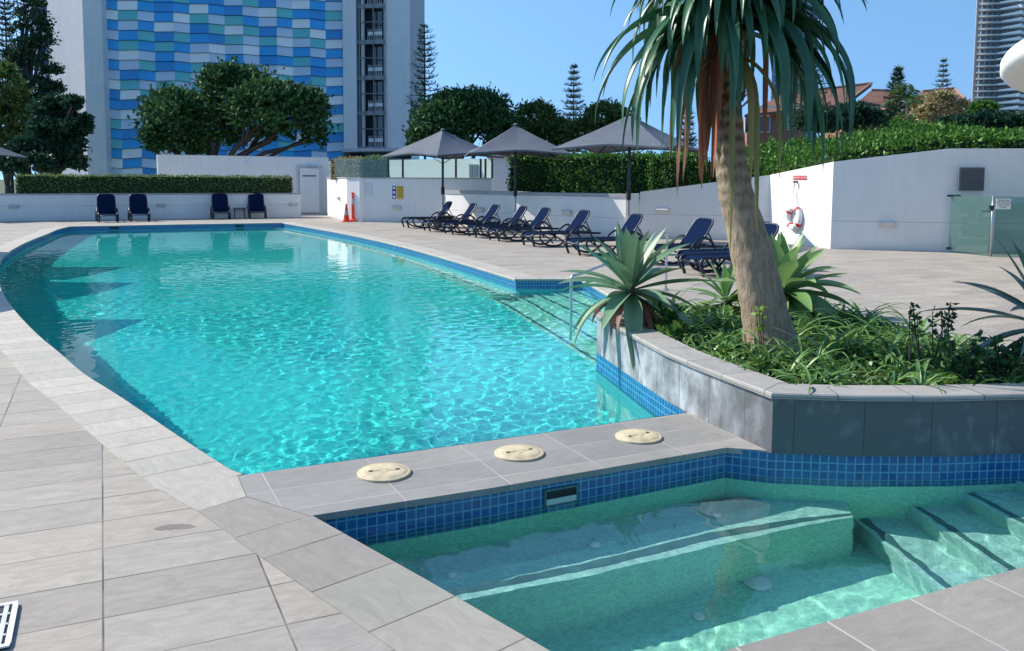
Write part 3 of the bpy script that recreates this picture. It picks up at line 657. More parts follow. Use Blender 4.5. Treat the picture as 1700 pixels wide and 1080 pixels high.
# low walls behind the loungers
WB = [at(740, 380, 30.9).xy, Vector((.35, 27.75))]; WA = [Vector((.10, 27.30)), Vector((3.25, 24.55))]
wall('lounger_wall', WB, .35, 1.13, M['wall'], 'far half of the low white capped wall behind the loungers', cap=1, capth=.13)
wall('lounger_wall', WA, .35, 1.15, M['wall'], 'near half of the low white capped wall behind the loungers', cap=1, capth=.10)
m = MB(); P = Vector((3.45, 24.35)); m.box((P.x, P.y + .1, .63), (.30, .30, 1.26)); tag(m.build('wall_pier', M['wall']), 'narrow white pier at the right end of the capped lounger wall', 'wall pier')
# ramp wall in folded panels
def topz(px, py, p): 
    return at(px, py, p[1]).z
R0 = Vector((3.62, 24.30)); R1 = at(1275, 400, 23.4).xy; R2 = at(1379, 400, 20.75).xy; R3 = at(1569, 400, 20.1).xy; R4 = at(1760, 400, 19.6).xy
zt = [topz(1046, 318, R0), topz(1275, 290, R1), topz(1380, 268, R2), topz(1577, 246, R3), topz(1765, 246, R4)]
wall('ramp_wall', [R0, R1, R2, R3, R4], .3, 1, wall_mat('ramp_render', (.84, .81, .77), .68), 'tall white folded wall rising to the right with the lifebuoy on it', zt=zt)

# ------------------------------------------------------------------ wall lights, signs, lifebuoy
def wall_light(p, nrm, label, big=False):
    n = Vector((nrm[0], nrm[1], 0)).normalized(); rz = atan2(n.x, -n.y) * -1
    rz = atan2(n.y, n.x) + pi / 2
    t = empty('wall_light', (p.x + n.x * .0, p.y + n.y * .0, p.z), rz, label, 'wall light', 'rectangular white lights on the terrace walls')
    m = MB(); w, h = (.34, .15)
    m.box((0, -.02, 0), (w, .04, h)); m.build('housing', simple_lamp, t, bevel=.006)
    m = MB(); m.add([(-w / 2, -.04, h / 2), (w / 2, -.04, h / 2), (w / 2 - .02, -.12, h / 2 - .03), (-w / 2 + .02, -.12, h / 2 - .03), (-w / 2, -.04, -h / 2), (w / 2, -.04, -h / 2)], [(0, 1, 2, 3), (3, 2, 5, 4), (0, 3, 4), (1, 5, 2), (0, 4, 5, 1)])
    m.build('hood', simple_lamp, t)
simple_lamp = simple('lamp_white', (.62, .61, .58), .5)
for px, lb in ((23, 'white wall light on the garden wall at the far left'), (267, 'white wall light on the garden wall between the two pairs of loungers'), (487, 'white wall light at the right end of the garden wall')):
    p = onleft(px); wall_light(Vector((p.x, p.y, .55)), lwn, lb)
def online(A, B, px):
    r = ray(px, 340); k = r[0] / r[1]; A = Vector(A[:2]); d = (Vector(B[:2]) - A)
    t = (k * A.y - A.x) / (d.x - k * d.y); return A + d * t
def nr(A, B):
    d = Vector(B[:2]) - Vector(A[:2]); n = Vector((d.y, -d.x)); return n if n.y < 0 else -n
T3, T4, T5 = E2[1], at(667, 360, 32.6).xy, at(738, 360, 32.2).xy
for A, B, px, z, lb in ((E1[0], E1[1], 564, .85, 'white wall light on the lit end panel left of the orange cone'), (T3, T4, 659, .55, 'white wall light under the yellow pool rules sign'), (WB[0], WB[1], 799, .62, 'white wall light on the far half of the lounger wall'),
                        (WA[0], WA[1], 942, .66, 'white wall light on the near half of the lounger wall'), (R0, R1, 1100, .78, 'white wall light above the dark loungers on the folded wall'), (R2, R3, 1474, .62, 'white wall light low on the folded wall between lifebuoy and gate')):
    q = online(A, B, px); n = nr(A, B).normalized(); wall_light(Vector((q.x, q.y, z)) + Vector((n.x, n.y, 0)) * .003, n, lb)
def text_mesh(name, body, size, mat, parent, loc, rz=0, ext=.002, align='CENTER'):
    cu = bpy.data.curves.new(name, 'FONT'); cu.body = body; cu.size = size; cu.align_x = align; cu.align_y = 'CENTER'; cu.extrude = ext; cu.resolution_u = 2
    tmp = bpy.data.objects.new(name, cu); C.objects.link(tmp); dg = bpy.context.evaluated_depsgraph_get(); me = bpy.data.meshes.new_from_object(tmp.evaluated_get(dg)); me.name = name
    bpy.data.objects.remove(tmp); o = link(name, me, mat, parent); me.materials.clear(); me.materials.append(mat)
    o.location = loc; o.rotation_euler = (pi / 2, 0, rz); return o
def board(name, A, B, px, z, w, h, mat, label, cat='sign', off_=.012):
    q = online(A, B, px); n = nr(A, B).normalized(); t = empty(name, (q.x + n.x * off_, q.y + n.y * off_, z), atan2(n.y, n.x) + pi / 2, label, cat)
    m = MB(); m.box((0, 0, 0), (w, .012, h)); m.build('panel', mat, t, bevel=.003); return t
s = board('pool_rules_sign', T3, T4, 661, 1.16, .46, .58, M['white'], 'blue and yellow pool rules sign on the shaded terrace wall')
m = MB(); m.box((-.15, -.009, -.02), (.15, .006, .50)); m.build('blue_panel', M['signblue'], s)
m = MB(); m.box((.08, -.009, -.02), (.27, .006, .50)); m.build('yellow_panel', M['signyellow'], s)
for k in range(7): m = MB() if k == 0 else m; m.box((.08, -.0135, .17 - k * .06), (.23, .003, .012))
m.build('rules_lines', M['pole_dark'], s)
for k in range(3): m = MB(); m.box((-.15, -.0135, .15 - k * .17), (.09, .003, .09)); m.build('pictogram', M['white'], s)
s = board('notice_board', T3, T4, 612, 1.12, .32, .34, simple('pale_notice', (.68, .67, .66), .5), 'plain pale notice on the terrace wall beside the orange bollard')
m = MB(); m.box((0, 0, .30), (.32, .01, .16)); m.build('upper_notice', simple('pale_notice_upper', (.66, .66, .67), .5), s)
s = board('emergency_sign', R1, R2, 1327, 2.06, .58, .105, M['signred'], 'small red sign with white letters above the lifebuoy')
s.location.z = topz(1327, 294.5, online(R1, R2, 1327)); text_mesh('lettering', 'EMERGENCY USE ONLY', .062, M['white'], s, (0, -.009, 0), ext=.001)
q = online(R1, R2, 1322); n = nr(R1, R2).normalized(); zb = topz(1322, 361, q); zk = topz(1325, 303, q)
lbv = empty('lifebuoy', (q.x + n.x * .06, q.y + n.y * .06, zb), atan2(n.y, n.x) + pi / 2, 'white lifebuoy with red bands hanging by ropes on the sunlit wall panel', 'lifebuoy')
def ringpts(R, n_=40, y=0): return [(R * cos(2 * pi * k / n_), y, R * sin(2 * pi * k / n_)) for k in range(n_)]
m = MB(); m.tube(ringpts(.26), .075, 12, closed=True); m.build('ring', M['white'], lbv, smooth=True)
for k in range(4):
    a = pi / 4 + k * pi / 2 + .15; m = MB(); m.tube([(.26 * cos(a + t), 0, .26 * sin(a + t)) for t in (-.13, -.05, .05, .13)], .081, 12); m.build('red_band', M['red'], lbv, smooth=True)
m = MB(); hk = zk - zb
for x0, z0_ in ((-.24, .2), (.24, .2), (-.05, .34), (.30, .05)): m.tube([(.02, -.02, hk), (x0, -.03, z0_)], .006, 5)
m.build('rope', simple('rope', (.45, .42, .36), .9), lbv)
m = MB(); m.box((.02, .0, hk + .02), (.03, .12, .05)); m.build('hook', M['pole_dark'], lbv)
s = empty('louvre_vent', (at(1605, 297, R3.y - .01).x, R3.y - .19, at(1605, 297, R3.y).z), atan2(nr(R3, R4).y, nr(R3, R4).x) + pi / 2, 'dark grey louvre vent high on the wall above the glass gate', 'vent')
m = MB(); m.box((0, -.03, 0), (.54, .05, .54)); m.build('frame', M['louvre'], s)
for k in range(8): m = MB() if k == 0 else m; m.box((0, -.065, -.22 + k * .062), (.50, .03, .035))
m.build('slats', simple('slat_grey', (.09, .095, .11), .45), s)
# glass gate at the right
g0 = online(R2, R3, 1566) + Vector((.05, -.25)); g1 = at(1644, 424, 18.85).xy; g2 = at(1790, 424, 18.6).xy
gt = empty('glass_gate', (g0.x, g0.y, 0), 0, 'frameless glass pool gate with a steel post beside the folded white wall', 'gate')
def pane(parent, a, b, z0, z1, mat, name='pane', th=.012):
    m = MB(); d = (b - a); c = (a + b) / 2; m.box((c.x - parent.location.x, c.y - parent.location.y, (z0 + z1) / 2 - parent.location.z), (d.length, th, z1 - z0), rz=atan2(d.y, d.x)); return m.build(name, mat, parent)
pane(gt, g0, g1 - Vector((.05, 0)), .05, 1.32, M['gateglass'])
m = MB(); m.tube([(g1.x - g0.x, g1.y - g0.y, 0), (g1.x - g0.x, g1.y - g0.y, 1.34)], .032, 14); m.build('post', M['steel'], gt, smooth=True)
m = MB(); m.box((g1.x - g0.x - .05, g1.y - g0.y - .03, 1.08), (.08, .07, .10)); m.box((g1.x - g0.x - .14, g1.y - g0.y - .03, 1.0), (.22, .02, .02)); m.build('latch', M['black'], gt)
m = MB(); m.box((.05, -.02, 1.32), (.30, .04, .05)); m.build('hinge', M['pole_dark'], gt); m = MB(); m.box((.02, -.02, .10), (.16, .04, .05)); m.build('hinge', M['pole_dark'], gt)
fx = empty('glass_fence', (g1.x, g1.y, 0), 0, 'frameless glass fence panel with a white sign to the right of the gate post', 'fence')
pane(fx, g1 + Vector((.06, 0)), g2, .05, 1.32, M['gateglass'])
for x_ in (.9, 1.6): m = MB(); m.box((x_, 0, .06), (.06, .06, .12)); m.build('spigot', M['steel'], fx)
sg = empty('gate_sign', at(1666, 338, 18.72), radians(-10) * 0, 'small white sign with four lines of dark text on the glass beside the gate post', 'sign')
m = MB(); m.box((0, 0, 0), (.32, .008, .23)); m.build('panel', M['white'], sg)
for k, tx in enumerate(('PLEASE ENSURE', 'POOL GATE CLOSES', 'AND LATCHES', 'SECURELY')): text_mesh('lettering', tx, .036, M['black'], sg, (0, -.006, .072 - k * .048), ext=.001)

# ------------------------------------------------------------------ orange cone and bollard
cp = G(575, 368); 
cn = empty('traffic_cone', (cp.x, cp.y, 0), .2, 'short orange traffic cone with a pale band beside the terrace wall', 'traffic cone')
m = MB(); m.box((0, 0, .015), (.34, .34, .03)); m.build('base', M['orange'], cn, bevel=.01)
m = MB(); m.lathe([(.125, .03), (.105, .16), (.088, .28), (.062, .46), (.045, .58), (.03, .68), (.02, .70)], n=24); m.build('body', M['orange'], cn, auto=True)
m = MB(); m.lathe([(.0905, .27), (.0645, .45)], n=24); m.build('reflective_band', M['reflect'], cn)
bp_ = G(585, 367.5); bo = empty('t_top_bollard', (bp_.x, bp_.y + .1, 0), 0, 'tall orange T-top bollard with a grey reflective sleeve behind the cone', 'bollard')
m = MB(); m.lathe([(.19, 0), (.19, .06), (.08, .09), (.055, .14)], n=8); m.build('base', M['orange'], bo)
m = MB(); m.lathe([(.055, .1), (.052, .6), (.046, 1.0), (.03, 1.02), (.03, 1.05), (.06, 1.07), (.06, 1.11), (.03, 1.13)], n=20); m.build('post', M['orange'], bo, auto=True)
m = MB(); m.lathe([(.0545, .66), (.0505, .90)], n=20); m.build('reflective_sleeve', M['reflect'], bo)

# ------------------------------------------------------------------ loungers
def make_lounger(label, group, back=53, sh=0.0, name='sun_lounger', cat='sun lounger'):
    t = empty(name, (0, 0, 0), 0, label, cat, group); X_ = lambda P: [(p[0] - sh * min(1, max(0, (p[0] - .1) / .8)), p[1], p[2]) for p in P]
    W = .31; S = .33
    fr = MB()
    for s_ in (-1, 1):
        fr.tube(arc(X_([(-.02, s_ * W, .20), (.02, s_ * W, .29), (.12, s_ * W, S), (.6, s_ * W, S), (1.3, s_ * W, S), (1.9 - sh * .3, s_ * W, S - .02)]), 4), .027, 8, flat=.8)
    for x in (.0, .62, 1.25, 1.88) if not sh else (.0, 1.25 - sh): fr.tube([(x, -W, S - .03 if x else .25), (x, W, S - .03 if x else .25)], .02, 6)
    fr.build('frame', M['resin'], t, smooth=True)
    for s_ in (-1, 1):
        lg = MB(); y = s_ * (W + .035)
        lg.tube(arc(X_([(.22, y, S), (.20, y, .22), (.30, y, .10), (.48, y, .035), (.66, y, .03), (.80, y, .09), (1.0, y, .28), (1.13, y, .42), (1.28, y, .50), (1.43, y, .48), (1.55, y, .38), (1.66, y, .2), (1.74, y, .03)]), 4), .024, 8, flat=.9)
        lg.tube(arc(X_([(.22, y, .31), (.34, y, .335), (.6, y, .27), (.8, y, .15), (.9, y, .03)]), 3), .018, 6)
        lg.build('arm_and_leg', M['resin'], t, smooth=True)
    for s_ in (-1, 1):
        ft = MB(); ft.tube([(.01, s_ * (W - .02), .26), (.04, s_ * (W - .02), .12), (.08, s_ * (W - .02), .02)], [.034, .028, .03], 8)
        ft.build('foot', M['resin'], t, smooth=True)
    sm = MB(); n = 12; V = []
    for i in range(n + 1):
        x = .03 + (1.24 - sh) * i / n; z = S + .012 - .014 * sin(pi * i / n) - (.05 * (1 - i / 1.0) if i < 1 else 0)
        V += [(x, -W + .02, z), (x, W - .02, z), (x, W - .02, z - .012), (x, -W + .02, z - .012)]
    Fs = []
    for i in range(n):
        for k in range(4): Fs.append((4 * i + k, 4 * i + (k + 1) % 4, 4 * i + 4 + (k + 1) % 4, 4 * i + 4 + k))
    Fs += [(3, 2, 1, 0), (4 * n, 4 * n + 1, 4 * n + 2, 4 * n + 3)]
    sm.add(V, Fs); o = sm.build('seat', M['sling'], t); bm = bmesh.new(); bm.from_mesh(o.data); bmesh.ops.recalc_face_normals(bm, faces=bm.faces); bm.to_mesh(o.data); bm.free()
    a = radians(back); ux = Vector((cos(a), 0, sin(a))); un = Vector((-sin(a), 0, cos(a))); o0 = Vector((1.24 - sh, 0, S + .01)); Lb = .74 if sh else .66
    prof = []   # rounded rectangle outline of the backrest
    for (cx_, cy_, a0_) in ((Lb - .10, W - .10, 0), (Lb - .10, -W + .10, -1)):
        pass
    outl = [(0, W - .03), (.3, W - .005), (Lb - .12, W - .015), (Lb - .04, W - .05), (Lb - .005, W - .12), (Lb, 0), (Lb - .005, -W + .12), (Lb - .04, -W + .05), (Lb - .12, -W + .015), (.3, -W + .005), (0, -W + .03)]
    bmesh_ = MB(); V = [o0 + ux * u + Vector((0, v, 0)) + un * (.02 - .025 * sin(pi * u / Lb)) for u, v in outl] + [o0 + ux * u + Vector((0, v, 0)) + un * (.0 - .025 * sin(pi * u / Lb)) for u, v in outl]; k = len(outl)
    bmesh_.add(V, [tuple(range(k)), tuple(range(2 * k - 1, k - 1, -1))] + [(i, k + i, k + (i + 1) % k, (i + 1) % k) for i in range(k)])
    bk_ = bmesh_.build('backrest', M['sling'], t)
    rm = MB(); rm.tube([o0 + ux * u + Vector((0, v, 0)) + un * (.01 - .025 * sin(pi * u / Lb)) for u, v in outl], .020, 7); rm.build('backrest_rim', M['resin'], bk_, smooth=True)
    for s_ in (-1, 1):
        sp_ = MB(); sp_.tube([o0 + ux * .42 + Vector((0, s_ * .2, 0)), (1.72 - sh, s_ * .2, S - .03)], .014, 6); sp_.build('support_strut', M['resin'], t, smooth=True)
    return t
GL = 'navy loungers in a row along the right wall'
lo_r = [((671, 378), 0, 'farthest navy lounger in the right-hand row, under the farthest umbrella'), ((706, 384), 0, 'second farthest navy lounger in the row, with a small table beside it'), ((742, 389), 0, 'third navy lounger from the far end of the right-hand row'),
        ((781, 394), 0, 'fourth navy lounger from the far end, foot just left of the second umbrella base'), ((817, 400), 0, 'fifth navy lounger from the far end, partly in front of the second umbrella base'), ((874, 409), 0, 'sixth navy lounger from the far end, beside the near wall light'),
        ((948, 423), 0, 'seventh navy lounger from the far end, half hidden behind the agave leaves'), ((1058, 438), 0, 'navy lounger behind the agave with its backrest up against the shaded wall'), ((1139, 449), 0, 'nearest navy lounger, just left of the leaning trunk')]
L0 = make_lounger(lo_r[0][2], GL)
for i, ((px, py), dz, lb) in enumerate(lo_r):
    o = L0 if i == 0 else copy_tree(L0); g = G(px, py); o.location = (g.x, g.y, 0); o.rotation_euler = (0, 0, radians(random.uniform(21, 30))); o['label'] = lb
o = copy_tree(L0); g = G(1146, 458); o.location = (g.x, g.y, 0); o.rotation_euler = (0, 0, radians(22)); o['label'] = 'navy lounger standing mostly hidden behind the leaning trunk'
GF = 'navy lounge chairs facing the pool along the garden wall'
LC = None
for (px, py), lb in (((180, 369), 'leftmost navy lounge chair against the garden wall'), ((233, 367.8), 'second navy lounge chair from the left against the garden wall'), ((368, 364), 'navy lounge chair left of the small table at the garden wall'), ((428, 362.5), 'navy lounge chair right of the small table at the garden wall')):
    o = LC = copy_tree(LC) if LC else make_lounger(lb, GF, 66, .70, 'lounge_chair', 'lounge chair'); g = G(px, py); o.location = (g.x, g.y, 0); o.rotation_euler = (0, 0, atan2(-lwn.y, -lwn.x) - radians(px / 30 - 8)); o['label'] = lb; o['group'] = GF
def side_table(p, rz, label):
    t = empty('side_table', (p.x, p.y, 0), rz, label, 'side table', 'small navy tables between loungers')
    m = MB(); m.box((0, 0, .40), (.46, .46, .03)); m.build('table_top', M['resin'], t, bevel=.01)
    for sx in (-1, 1):
        for sy in (-1, 1): m = MB(); m.tube([(sx * .19, sy * .19, .39), (sx * .20, sy * .20, 0)], .022, 8); m.build('leg', M['resin'], t)
side_table(G(397, 361.5), .4, 'small dark table between the two right loungers at the garden wall')
q = G(727, 378); side_table(q + Vector((.3, .1, 0)), .4, 'small pale-topped table between the two farthest loungers of the row')

# ------------------------------------------------------------------ umbrellas
def umbrella(p, rot, label, R=2.12, n=4, group='square charcoal umbrellas', ph=3.34, eh=2.42, arms=True):
    t = empty('umbrella', (p[0], p[1], 0), 0, label, 'umbrella', group)
    m = MB(); K = 12; N = 4 * K; V = []; rings = 9
    for r_ in range(rings + 1):
        f = r_ / rings
        for k in range(N):
            a = rot + 2 * pi * k / N; c = (k % K) / K; ea = abs(c - .5) * 2          # 1 at corners
            side = cos(pi / 4) / cos((c - .5) * pi / 2) * R
            side *= 1 - .05 * (1 - ea ** 2)
            z = ph - (ph - eh) * (f ** .92) + .10 * f * f * (1 - ea ** 1.6) - .03 * sin(pi * f) * (1 - ea)
            V.append((side * f * cos(a), side * f * sin(a), z))
    Fs = []
    for r_ in range(rings):
        for k in range(N): k2 = (k + 1) % N; Fs.append((r_ * N + k, (r_ + 1) * N + k, (r_ + 1) * N + k2, r_ * N + k2))
    # hem
    b = len(V); V += [(x, y, z - .045) for x, y, z in V[rings * N:]]
    for k in range(N): k2 = (k + 1) % N; Fs.append((rings * N + k, b + k, b + k2, rings * N + k2))
    m.add(V, Fs); o = m.build('canopy', M['canopy'], t)
    m = MB(); m.lathe([(.09, ph - .01), (.07, ph + .02), (.02, ph + .05)], n=16); m.build('finial', M['canopy'], t)
    m = MB(); m.lathe([(.042, 1.25), (.042, ph - .08)], n=14); m.build('upper_pole', M['pole_dark'], t)
    m = MB(); m.lathe([(.055, 1.12), (.062, 1.16), (.062, 1.34), (.05, 1.38)], n=14); m.build('collar', M['black'], t, auto=True)
    m = MB(); m.lathe([(.04, .3), (.04, 1.2)], n=14); m.build('lower_pole', M['pole_light'], t)
    for k in range(4):
        a = rot + k * pi / 2; m = MB(); m.tube([(0, 0, ph - .12), (R * .97 * cos(a), R * .97 * sin(a), eh - .01)], .016, 6)
        m.tube([(0, 0, eh - .25), (R * .5 * cos(a), R * .5 * sin(a), (ph + eh) / 2 - .02)], .012, 6); m.build('rib', M['pole_dark'], t)
    m = MB(); m.box((0, 0, .2), (.62, .62, .4)); m.build('base_block', simple('base_grey', (.42, .42, .42), .7), t, bevel=.02)
    return t
umbrella((-2.41, 29.7), -pi / 2, 'farthest of the three umbrellas in the row, over the far loungers')
umbrella((.09, 26.79), -pi / 2 - radians(38), 'middle charcoal umbrella in the row, its grey base block in view')
umbrella((3.03, 22.33), -pi / 2 + radians(16), 'nearest of the three charcoal umbrellas, peak just left of the trunk')
GU = 'unseen umbrellas added to cast shadows on the left of the pool'
umbrella(tuple(at(-55, 300, 33.2).xy), .3, 'charcoal umbrella cut by the left edge of the picture, by the dark trees')
for x, y, w in ((-9.9, 12.1, 'nearest'), (-11.7, 15.9, 'middle'), (-13.0, 18.4, 'farthest')):  # invented umbrellas out of view, added so their shadows fall across the pool
    umbrella((x, y), pi / 4 - .06, w + ' of the unseen umbrellas added to cast shadows on the left of the pool', R=1.55, group=GU)

# ------------------------------------------------------------------ foliage tools
import numpy as np
RNG = np.random.default_rng(11)
def leaf_mesh(P, D, U, L, W, fold=.25, droop=0.0, hexa=False):
    """P bases, D directions, U side vectors: folded diamond leaves"""
    n = len(P); P = np.asarray(P, float); D = np.asarray(D, float); U = np.asarray(U, float)
    D = D / (np.linalg.norm(D, axis=1, keepdims=True) + 1e-9); U = U - D * np.sum(U * D, 1, keepdims=True); U = U / (np.linalg.norm(U, axis=1, keepdims=True) + 1e-9)
    N_ = np.cross(D, U); L = np.broadcast_to(np.asarray(L, float), (n,))[:, None]; W = np.broadcast_to(np.asarray(W, float), (n,))[:, None]
    a = P; b = P + D * L * .5 + U * W * .5 + N_ * W * fold; c = P + D * L - N_ * L * droop; d = P + D * L * .5 - U * W * .5 + N_ * W * fold
    V = np.stack([a, b, c, d], 1).reshape(-1, 3); i = np.arange(n) * 4
    Fc = np.stack([i, i + 1, i + 2, i + 3], 1)
    return V, Fc
def mesh_np(name, V, Fc, mat, parent=None, loc=None):
    me = bpy.data.meshes.new(name); n = len(V); m = len(Fc); k = Fc.shape[1]
    me.vertices.add(n); me.vertices.foreach_set('co', np.asarray(V, np.float32).ravel()); me.loops.add(m * k); me.loops.foreach_set('vertex_index', Fc.ravel().astype(np.int32))
    me.polygons.add(m); me.polygons.foreach_set('loop_start', (np.arange(m) * k).astype(np.int32)); me.polygons.foreach_set('loop_total', np.full(m, k, np.int32))
    me.update(calc_edges=True); me.validate(); return link(name, me, mat, parent, loc=loc)
def rdir(n): v = RNG.normal(size=(n, 3)); return v / np.linalg.norm(v, axis=1, keepdims=True)
def crown(name, blobs, n, size, mat, parent, per=28, spread=.32, up=.35, origin=(0, 0, 0)):
    """leaf clumps through the outer volume of some overlapping blobs (centre, (rx,ry,rz))"""
    vol = np.array([b[1][0] * b[1][1] * b[1][2] for b in blobs]) ** .67; vol /= vol.sum(); Ps, Ds = [], []
    nc = max(6, n // per)
    for (c, r), f in zip(blobs, vol):
        k = max(3, int(nc * f)); d = rdir(k); d[:, 2] = np.where(d[:, 2] < -.55, -d[:, 2], d[:, 2]); rad = RNG.uniform(.62, 1.03, (k, 1)) ** .7
        cc = np.array(c) + d * np.array(r) * rad; sc_ = min(r) * spread * RNG.uniform(.6, 1.25, (k, 1))
        m_ = per; q = np.repeat(cc, m_, 0) + RNG.normal(size=(k * m_, 3)) * np.repeat(sc_, m_, 0) * np.array([1, 1, .62]) * .6
        Ps.append(q); dd = np.repeat(d, m_, 0) * .7 + rdir(k * m_) + np.array([0, 0, up]); Ds.append(dd)
    P = np.concatenate(Ps) - np.array(origin); D = np.concatenate(Ds); V, Fc = leaf_mesh(P, D, rdir(len(P)), size * RNG.uniform(.6, 1.3, len(P)), size * .55 * RNG.uniform(.7, 1.2, len(P)))
    return mesh_np(name, V, Fc, mat, parent)
def limb(mb, a, b, r0, r1, wob=.06, k=7, n=7):
    a, b = Vector(a), Vector(b); L = (b - a).length; pts = []
    for i in range(k + 1):
        t = i / k; p = a.lerp(b, t); w = sin(pi * t) * L * wob; pts.append(p + Vector((noise.noise(p * 1.3) * w, noise.noise(p * 1.3 + Vector((5, 0, 0))) * w, sin(pi * t) * L * .05)))
    mb.tube(pts, [r0 + (r1 - r0) * i / k for i in range(k + 1)], n)
def broad_tree(px, base_z, Y, blobs_px, n, size, mat, label, name='broadleaf_tree', trunk_r=.22, group=None, bark='bark_dark', limbs=6, per=28, spread=.32, forks=None):
    """blobs_px: (px, py, half width px, half height px, depth offset m) seen in the photo, placed at depth Y"""
    s = F / Y; c0 = at(px, 300, Y); t = empty(name, (c0.x, Y, base_z), 0, label, 'tree', group); org = Vector((c0.x, Y, base_z)); bl = []
    for b in blobs_px:
        p = at(b[0], b[1], Y + b[4]); k = (Y + b[4]) / F; bl.append(((p.x, p.y, p.z), (b[2] * k, max(b[2], b[3]) * k * .9, b[3] * k)))
    crown('crown', bl, n, size, M[mat], t, per=per, spread=spread, origin=org)
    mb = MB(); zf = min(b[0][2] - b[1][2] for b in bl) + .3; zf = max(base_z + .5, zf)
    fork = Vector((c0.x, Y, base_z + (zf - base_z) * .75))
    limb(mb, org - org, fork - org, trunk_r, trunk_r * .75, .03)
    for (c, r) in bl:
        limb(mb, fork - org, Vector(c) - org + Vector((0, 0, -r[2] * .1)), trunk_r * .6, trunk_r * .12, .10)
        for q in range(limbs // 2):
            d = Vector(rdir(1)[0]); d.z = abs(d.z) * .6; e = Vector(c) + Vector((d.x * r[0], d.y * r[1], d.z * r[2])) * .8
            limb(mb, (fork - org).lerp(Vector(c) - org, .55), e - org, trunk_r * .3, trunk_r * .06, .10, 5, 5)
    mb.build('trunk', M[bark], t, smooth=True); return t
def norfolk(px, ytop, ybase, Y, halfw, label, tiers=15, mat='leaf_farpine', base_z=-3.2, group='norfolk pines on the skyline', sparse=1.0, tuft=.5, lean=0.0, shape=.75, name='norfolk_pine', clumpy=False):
    top = at(px, ytop, Y); bot = at(px, ybase, Y); t = empty(name, (top.x, Y, base_z), 0, label, 'tree', group); org = np.array([top.x, Y, base_z]); s = Y / F
    mb = MB(); Ht = top.z - base_z; mb.tube([(0, 0, 0), (lean * .5, 0, Ht * .5), (lean, 0, Ht)], [max(.12, halfw * s * .09), max(.08, halfw * s * .055), .03], 8)
    P, D, U, Ls = [], [], [], []; zb = bot.z - base_z; zt = Ht
    for i in range(tiers):
        f = i / (tiers - 1); z = zb + (zt - zb) * f; R = halfw * s * (1 - f) ** shape * RNG.uniform(.75, 1.1) + .12 * halfw * s * .4; nb = int(RNG.integers(5, 8) * sparse) + 1; a0 = RNG.uniform(0, 6.28)
        for k in range(nb):
            a = a0 + 2 * pi * k / nb + RNG.uniform(-.2, .2); Rk = R * RNG.uniform(.7, 1.1); m_ = max(5, int(Rk / (tuft * .30))); rise = RNG.uniform(.0, .22)
            pts = []
            for j in range(m_ + 1):
                g = j / m_; x = cos(a) * Rk * g; y = sin(a) * Rk * g; zz = z + Rk * (rise * g * g - .06 * sin(pi * g)) ; pts.append((x + lean * z / Ht, y, zz))
            mb.tube([pts[0], pts[m_ // 2], pts[-1]], [.045, .028, .012], 5)
            for j in range(1, m_ + 1):
                q = np.array(pts[j]); 
                for w in range(3 if not clumpy else 12):
                    side = RNG.choice([-1, 1]); dv = np.array([cos(a) * .5 - sin(a) * side * .8, sin(a) * .5 + cos(a) * side * .8, RNG.uniform(.15, .9)])
                    P.append(q + RNG.normal(size=3) * tuft * (.08 if not clumpy else .4)); D.append(dv + RNG.normal(size=3) * .25); Ls.append(tuft * RNG.uniform(.6, 1.2) * (1 - .3 * f))
    P = np.array(P); V, Fc = leaf_mesh(P, np.array(D), rdir(len(P)), np.array(Ls), np.array(Ls) * (.15 if not clumpy else .4), fold=.3)
    mesh_np('crown', V, Fc, M[mat], t); mb.build('trunk', M['bark_dark'], t, smooth=True); return t
def surf_leaves(quads, dens, size, jitter=.06, bias=.8):
    """leaves over quads (a,b,c,d) of a hedge, facing outward"""
    Ps, Ds, Us = [], [], []
    for a, b, c, d in quads:
        a, b, c, d = [np.array(v, float) for v in (a, b, c, d)]; nrm = np.cross(b - a, d - a); A = np.linalg.norm(nrm); nrm = nrm / A; n = max(4, int(A * dens))
        u = RNG.random((n, 1)); v = RNG.random((n, 1)); p = (a * (1 - u) + b * u) * (1 - v) + (d * (1 - u) + c * u) * v
        bump = np.array([noise.noise(Vector(q * 1.9)) + .6 * noise.noise(Vector(q * 4.7)) for q in p])[:, None]
        p = p + nrm * (bump * jitter * 1.4 + RNG.normal(size=(n, 1)) * jitter * .45); Ps.append(p); Ds.append(nrm * bias + rdir(n) + np.array([0, 0, .35])); Us.append(rdir(n))
    P = np.concatenate(Ps); return leaf_mesh(P, np.concatenate(Ds), np.concatenate(Us), size * RNG.uniform(.6, 1.3, len(P)), size * .6 * RNG.uniform(.7, 1.2, len(P)))
